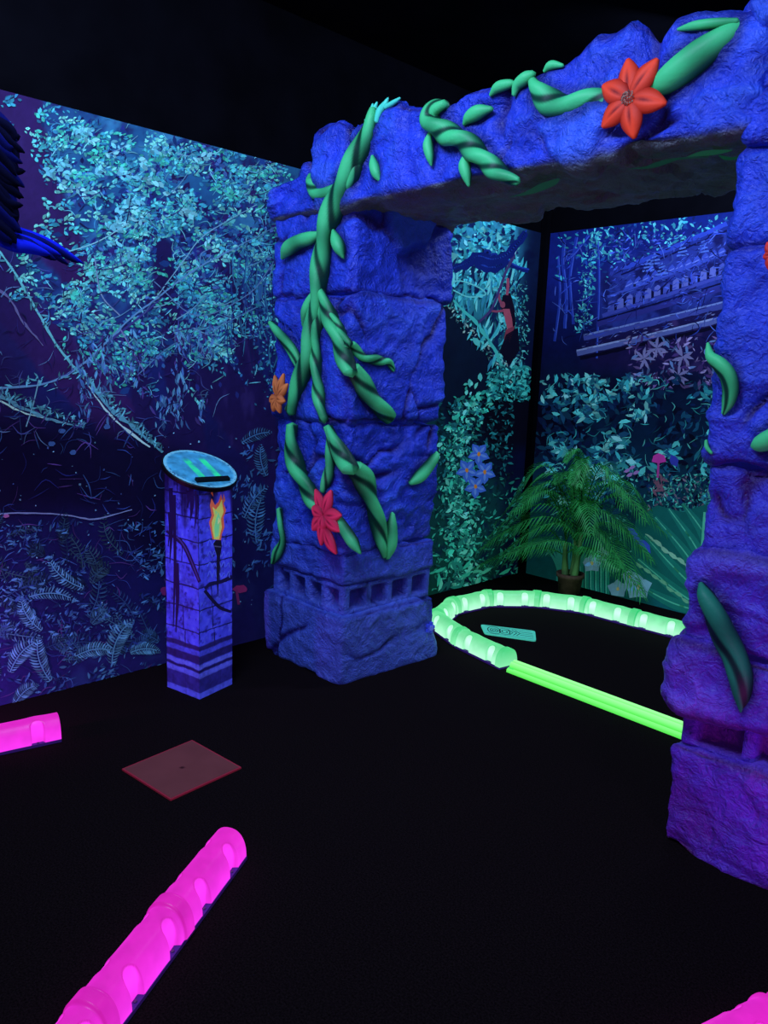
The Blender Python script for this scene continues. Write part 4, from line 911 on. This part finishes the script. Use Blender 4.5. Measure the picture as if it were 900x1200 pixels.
def run(label, pts):
    g = thing('bumper_rail', label, 'rail', (*pts[0], 0))
    for i in range(len(pts)-1): rail_seg(pts[i], pts[i+1], M['pink'], g, PB, PH, collar=(i > 0, i < len(pts)-2)); strip(pts[i], pts[i+1], g)
    return g
run('glowing magenta segmented rail running from the front floor toward the middle, beside the square tile', line((-1.842, 1.19), (.508, -.861), .335, 4))
run('short glowing magenta rail end lying along the foot of the left wall', line((-2.955, 1.10), (-.18, -.98), .34, 3))
run('glowing magenta rail in the near right corner in front of the right pillar', [(-.64, 1.08), (-.545, 1.42), (-.44, 1.76), (-.16, 1.95), (.17, 2.0)])

# ------------------------------------------------------------------ tee tile and plate
q4 = np.array([(-2.536, 1.170), (-2.570, 1.484), (-2.261, 1.514), (-2.234, 1.204)])
def slabpoly(q, z0, z1, c, mb):
    n = len(q); V = [(*p, z0) for p in q]+[(*p, z1) for p in q]
    mb.add(V, [tuple(range(n)), tuple(range(2*n-1, n-1, -1))]+[(i, n+i, n+(i+1) % n, (i+1) % n) for i in range(n)], lin(c))
mt = thing('floor_tile', 'flat dull red square tee tile lying on the black floor', 'tile', (-2.4, 1.34, 0))
mb = MB(); slabpoly(q4, .0005, .007, (165, 44, 66), mb); mb.build('rim', M['mat'], mt)
mb = MB(); cen = q4.mean(0); qi = cen+(q4-cen)*.965
N_ = 40; U, W_ = np.meshgrid(np.linspace(0, 1, N_), np.linspace(0, 1, N_)); U = U.ravel()[:, None]; W_ = W_.ravel()[:, None]
PP = (1-U)*(1-W_)*qi[0]+U*(1-W_)*qi[3]+U*W_*qi[2]+(1-U)*W_*qi[1]; P = np.column_stack([PP, np.full(len(PP), .0078)])
cc = np.tile(lin((112, 60, 62)), (len(P), 1))*(1+.2*fbm(P*9, 3, 3))[:, None]; dd = np.linalg.norm(PP-cen, axis=1); cc[dd < .009] = lin((60, 24, 30))
mb.add(P, gridF(N_, N_), cc); mb.build('face', M['mat'], mt)
qp = np.array([(-2.762, 3.575), (-2.640, 3.462), (-2.372, 3.600), (-2.478, 3.742)])
pt = thing('floor_plate', 'small pale teal patterned rectangular plate on the floor inside the green rail', 'plate', (-2.56, 3.6, 0))
def rr4(q, r=.22):
    out = []
    for i in range(4):
        a, b, c = q[i-1], q[i], q[(i+1) % 4]; da = unit(a-b)*.024; dc = unit(c-b)*.024
        for t in (0, .33, .66, 1): out.append((1-t)**2*(b+da)+2*t*(1-t)*b+t*t*(b+dc))
    return np.array(out)
mb = MB(); slabpoly(rr4(qp), .0005, .008, (90, 225, 190), mb); mb.build('base', M['plate'], pt)
mb = MB(); O = (qp[0]+qp[1])/2; ux = ((qp[2]+qp[3])/2-O); uy = (qp[3]-qp[2]+qp[0]-qp[1])/2*.5
def plate_line(pts, w=.006):
    P = np.array([O+ux*a+uy*b for a, b in pts]); d = unit(np.gradient(P, axis=0)); n = np.stack([-d[:, 1], d[:, 0]], 1)*w/2; k = len(P)
    mb.add(np.vstack([np.column_stack([P+n, np.full(k, .0084)]), np.column_stack([P-n, np.full(k, .0084)])]), [(i, i+1, k+i+1, k+i) for i in range(k-1)], lin((8, 50, 54)))
for c_, r_ in ((.22, .07), (.22, .12), (.22, .03), (.42, .05), (.42, .1)):
    T = np.linspace(0, 2*np.pi, 28); plate_line([(c_+r_*math.cos(t), 3.0*r_*2*math.sin(t)) for t in T])
for c_ in (.55, .62, .68): plate_line([(c_-.05, .55), (c_+.03, 0), (c_-.05, -.55)])
plate_line([(.7, .35), (.95, .35)]); plate_line([(.7, -.35), (.95, -.35)]); plate_line([(.7, 0), (.95, 0)], .004)
plate_line([(.06, .78), (.94, .78)], .004); plate_line([(.06, -.78), (.94, -.78)], .004)
mb.build('pattern', M['print'], pt)

# ------------------------------------------------------------------ potted palm
PX, PY = -2.83, 4.665
pm = thing('potted_palm', 'dark green bushy palm in a small terracotta pot against the far mural corner', 'plant', (PX, PY, 0))
T = np.linspace(0, 2*np.pi, 28, endpoint=False); c_ = np.array([PX, PY, 0])
def ringp(r, z): return c_+np.column_stack([r*np.cos(T), r*np.sin(T), np.full(28, z)])
mb = MB(); pr_ = [(.001, .002), (.075, .002), (.088, .115), (.098, .117), (.1, .145), (.09, .146), (.086, .12)]
mb.add(np.vstack([ringp(*a) for a in pr_]), gridF(len(pr_), 28, True), (0, 0, 0)); mb.build('pot', M['pot'], pm, True)
mb = MB(); mb.add(np.vstack([ringp(.001, .13), ringp(.087, .122)]), gridF(2, 28, True), (0, 0, 0)); mb.build('soil', M['soil'], pm)
def cl(p): p = np.array(p); p[..., 0] = np.maximum(p[..., 0], XW+.03); p[..., 1] = np.minimum(p[..., 1], YB-.03); return p
G1 = (58, 176, 80)
stems = [(-.035, -.01), (.03, .0), (.0, .03), (.05, -.03)]
for i, (a, b) in enumerate(stems):
    P = catmull([(PX+a, PY+b, .12), (PX+a*1.3, PY+b*1.2, .22), (PX+a*1.6, PY+b, .36+.03*i)], 5); mb = MB(); 
    tube_mb(mb, P, np.linspace(.028, .014, len(P)), np.array([0, -1., 0]), (110, 160, 90), (50, 90, 50), 0, 0, 10); mb.build('stem', M['palm'], pm, True)
def frond(base, az, L_, rise, droop, k=26):
    mb = MB(); n = 36; t = np.linspace(0, 1, n); hd = np.array([math.cos(az), math.sin(az), 0])
    P = np.array([np.array(base)+hd*L_*(.92*tt*(.4+.6*tt)) + np.array([0, 0, rise*math.sin(min(1, tt*1.05)*math.pi*.62)-droop*tt**2.6]) for tt in t]); P = cl(P)
    tube_mb(mb, P, np.linspace(.0055, .0015, n), np.array([0, 0, 1.]), G1, (20, 70, 34), 0, 0, 5)
    Tn = unit(np.gradient(P, axis=0)); S = unit(np.cross(Tn, [0, 0, 1.])); Nn = np.cross(S, Tn)
    for i in range(5, n):
        for sub in (0,):
            tt = (i+sub)/(n-1); p = P[i]*(1-sub)+P[min(i+1, n-1)]*sub
            for sd in (-1, 1):
                l = L_*.36*math.sin(math.pi*(.12+.83*tt))**.8*random.uniform(.85, 1.1); a = .85-.35*tt
                dr = unit(Tn[i]*math.cos(a)*.8+S[i]*sd*math.sin(a)+Nn[i]*.1); mid = p+dr*l*.5+np.array([0, 0, -.03*l]); tip = p+dr*l*.95+np.array([0, 0, -.42*l])
                w = unit(np.cross(dr, Nn[i]))*.0046; V = cl([p-w*.5, p+w*.5, mid+w, tip, mid-w])
                c = lin(G1)*random.uniform(.55, 1.25); mb.add(V, [(0, 1, 2, 4), (4, 2, 3)], c)
    return mb.build('frond', M['palm'], pm)
random.seed(11)
R2 = math.radians
FR = [  # azimuth deg, length, rise, droop, start height
    (-5, .78, .42, .34, .40), (12, .66, .50, .28, .42), (-22, .82, .26, .36, .36), (-34, .66, .14, .06, .33), (4, .70, .16, .26, .30), (-12, .62, .60, .26, .42), (-16, .6, .3, .3, .36), (226, .62, .3, .28, .36), (214, .68, .26, .24, .34), (8, .6, .34, .26, .36), (-48, .56, .44, .20, .40), (25, .5, .6, .2, .4),
    (205, .60, .50, .36, .42), (218, .78, .42, .38, .40), (230, .80, .30, .32, .40), (243, .66, .16, .12, .34), (222, .72, .10, .20, .30), (212, .56, .62, .30, .42), (240, .6, .56, .28, .42), (196, .5, .3, .34, .36), (255, .55, .46, .16, .42),
    (-75, .36, .62, .10, .44), (-95, .34, .55, .06, .44), (130, .4, .64, .22, .42), (100, .4, .6, .3, .42), (160, .45, .6, .3, .42), (-60, .4, .72, .2, .44), (265, .3, .72, .05, .44), (228, .5, .7, .4, .44), (-20, .46, .72, .32, .44)]
for i, (az, L_, r_, d_, z0) in enumerate(FR):
    s_ = stems[i % 4]; frond((PX+s_[0]*1.6, PY+s_[1], z0-.04), R2(az), L_*.93, r_*.92, d_)
# ------------------------------------------------------------------ hanging parrot, mostly left of the frame
bd = thing('hanging_parrot', 'dark blue feathered parrot decoration hanging at the left edge, long blue tail', 'parrot', (-2.56, .74, 1.95))
DB, DB2 = (10, 16, 90), (18, 30, 210)
bx = -2.55
def bp(px, py, off=0): return at(px, py, 0, bx)+np.array([off, 0, 0])
P = catmull([(*bp(-60, 110), .05), (*bp(-50, 140), .075), (*bp(-45, 180), .09), (*bp(-38, 225), .08), (*bp(-22, 262), .05), (*bp(-5, 278), .03)], 6)
mb = MB(); tube_mb(mb, P[:, :3], P[:, 3], np.array([1., 0, 0]), (14, 18, 110), (8, 8, 34), 0, 0, 20); mb.build('body', M['feather'], bd, True)
mb = MB(); hp = bp(-66, 92); Vs = []
for i in range(13):
    th = math.pi*i/12
    for j in range(20): a = 2*math.pi*j/20; Vs.append(hp+.058*np.array([math.sin(th)*math.cos(a), 1.1*math.sin(th)*math.sin(a), math.cos(th)]))
mb.add(Vs, gridF(13, 20, True), lin((14, 20, 120))); mb.build('head', M['feather'], bd, True)
mb = MB(); P = catmull([(*bp(-50, 88), .028), (*bp(-36, 92), .024), (*bp(-28, 104), .012), (*bp(-30, 114), .003)], 5); tube_mb(mb, P[:, :3], P[:, 3], np.array([1., 0, 0]), (30, 30, 40), (12, 12, 16), 0, 0, 12); mb.build('beak', M['blackp'], bd, True)
def feather(name, pts, wpx, colr, off, tipc=None):
    Q = catmull(pts, 6); n = len(Q); P = np.array([bp(x, y, off) for x, y in Q[:, :2]]); d = unit(np.gradient(P, axis=0)); s_ = unit(np.cross(d, [1., 0, 0])); V = []; cc = []
    for i in range(n):
        t = i/(n-1); w = wpx/480*(math.sin(math.pi*min(1, .15+t*.8))**.7)*(1 if t < .97 else .3)
        for a in (-1, -.5, 0, .5, 1):
            V.append(P[i]+s_[i]*w*a*.5+np.array([.006*(1-a*a), 0, 0])); k = .5+.5*math.cos(a*2.2+t*3); cc.append(lin(colr)*(.45+.75*k))
    mb = MB(); mb.add(V, gridF(n, 5), np.array(cc)); return mb.build(name, M['feather'], bd, True)
for i, (x, y, w) in enumerate([(95, 310, 13), (88, 309, 13), (76, 311, 14), (66, 300, 14), (60, 306, 16), (45, 296, 14), (52, 300, 16)]):
    feather('tail_feather', [(-20, 262+i*2.5), (8, 270+i*3), (x*.55, 284+i*1.5+(y-306)*.2), (x, y)], w*1.25, (16, 30, 190) if i % 3 == 0 else (8, 14, 84), .02+.004*i)
for i in range(30):
    y0 = 146+i*4.4; feather('wing_feather', [(-55, y0-40), (-25, y0-18), (2+5*math.sin(i*1.3), y0+6+5*math.sin(i*2.1)), (16-.22*abs(i-9)*1.6+7*math.sin(i*2.7), y0+(14 if i % 3 else 24))], 17, (5, 6, 30) if i % 4 else (8, 12, 70), .05+.002*(i % 5))
mb = MB(); p = bp(-55, 75); mb.box((p[0]-.0015, p[1]-.0015, p[2]), (p[0]+.0015, p[1]+.0015, 3.25)); mb.build('hanging_cord', M['blackp'], bd)

# ------------------------------------------------------------------ lights
def area(name, loc, target, energy, colr, sx, sy, spread=180):
    l = bpy.data.lights.new(name, 'AREA'); l.energy = energy; l.color = colr; l.shape = 'RECTANGLE'; l.size = sx; l.size_y = sy; l.spread = math.radians(spread)
    o = bpy.data.objects.new(name, l); C.objects.link(o); o.location = loc
    o.rotation_euler = (Vector(target)-Vector(loc)).to_track_quat('-Z', 'Y').to_euler(); return o
UV = (.46, .60, 1.0)
area('blacklight_front', (-1.35, .45, 3.12), (-2.3, 2.3, 1.1), 50, UV, 1.1, .25)
area('blacklight_left', (-2.2, .9, 3.15), (-3.3, 2.0, 1.3), 20, UV, .9, .2)
area('blacklight_inner', (-1.7, 3.9, 3.1), (-3.0, 4.6, 1.0), 30, UV, .9, .2)
area('blacklight_right', (.6, 1.0, 2.8), (-.8, 2.3, 1.2), 10, UV, .5, .2)
area('fill_magenta_left', (-3.10, .6, .13), (XW, 1.0, .3), 6, (1, .08, .9), .08, .5)  # added unseen lamp, boosts the rail's magenta glow on the lower left wall
area('fill_magenta_right', (-.12, 1.62, .13), (-.75, 2.31, .4), 3.2, (1, .08, .9), .5, .08)  # extra fill lamp out of view, throws magenta onto the right pillar
w = bpy.data.worlds.new('dark_room'); bpy.context.scene.world = w; w.use_nodes = True
w.node_tree.nodes['Background'].inputs[0].default_value = (.2, .25, 1, 1); w.node_tree.nodes['Background'].inputs[1].default_value = .01
sc = bpy.context.scene
sc.view_settings.view_transform = 'Standard'; sc.view_settings.look = 'None'; sc.view_settings.exposure = 0; sc.view_settings.gamma = 1
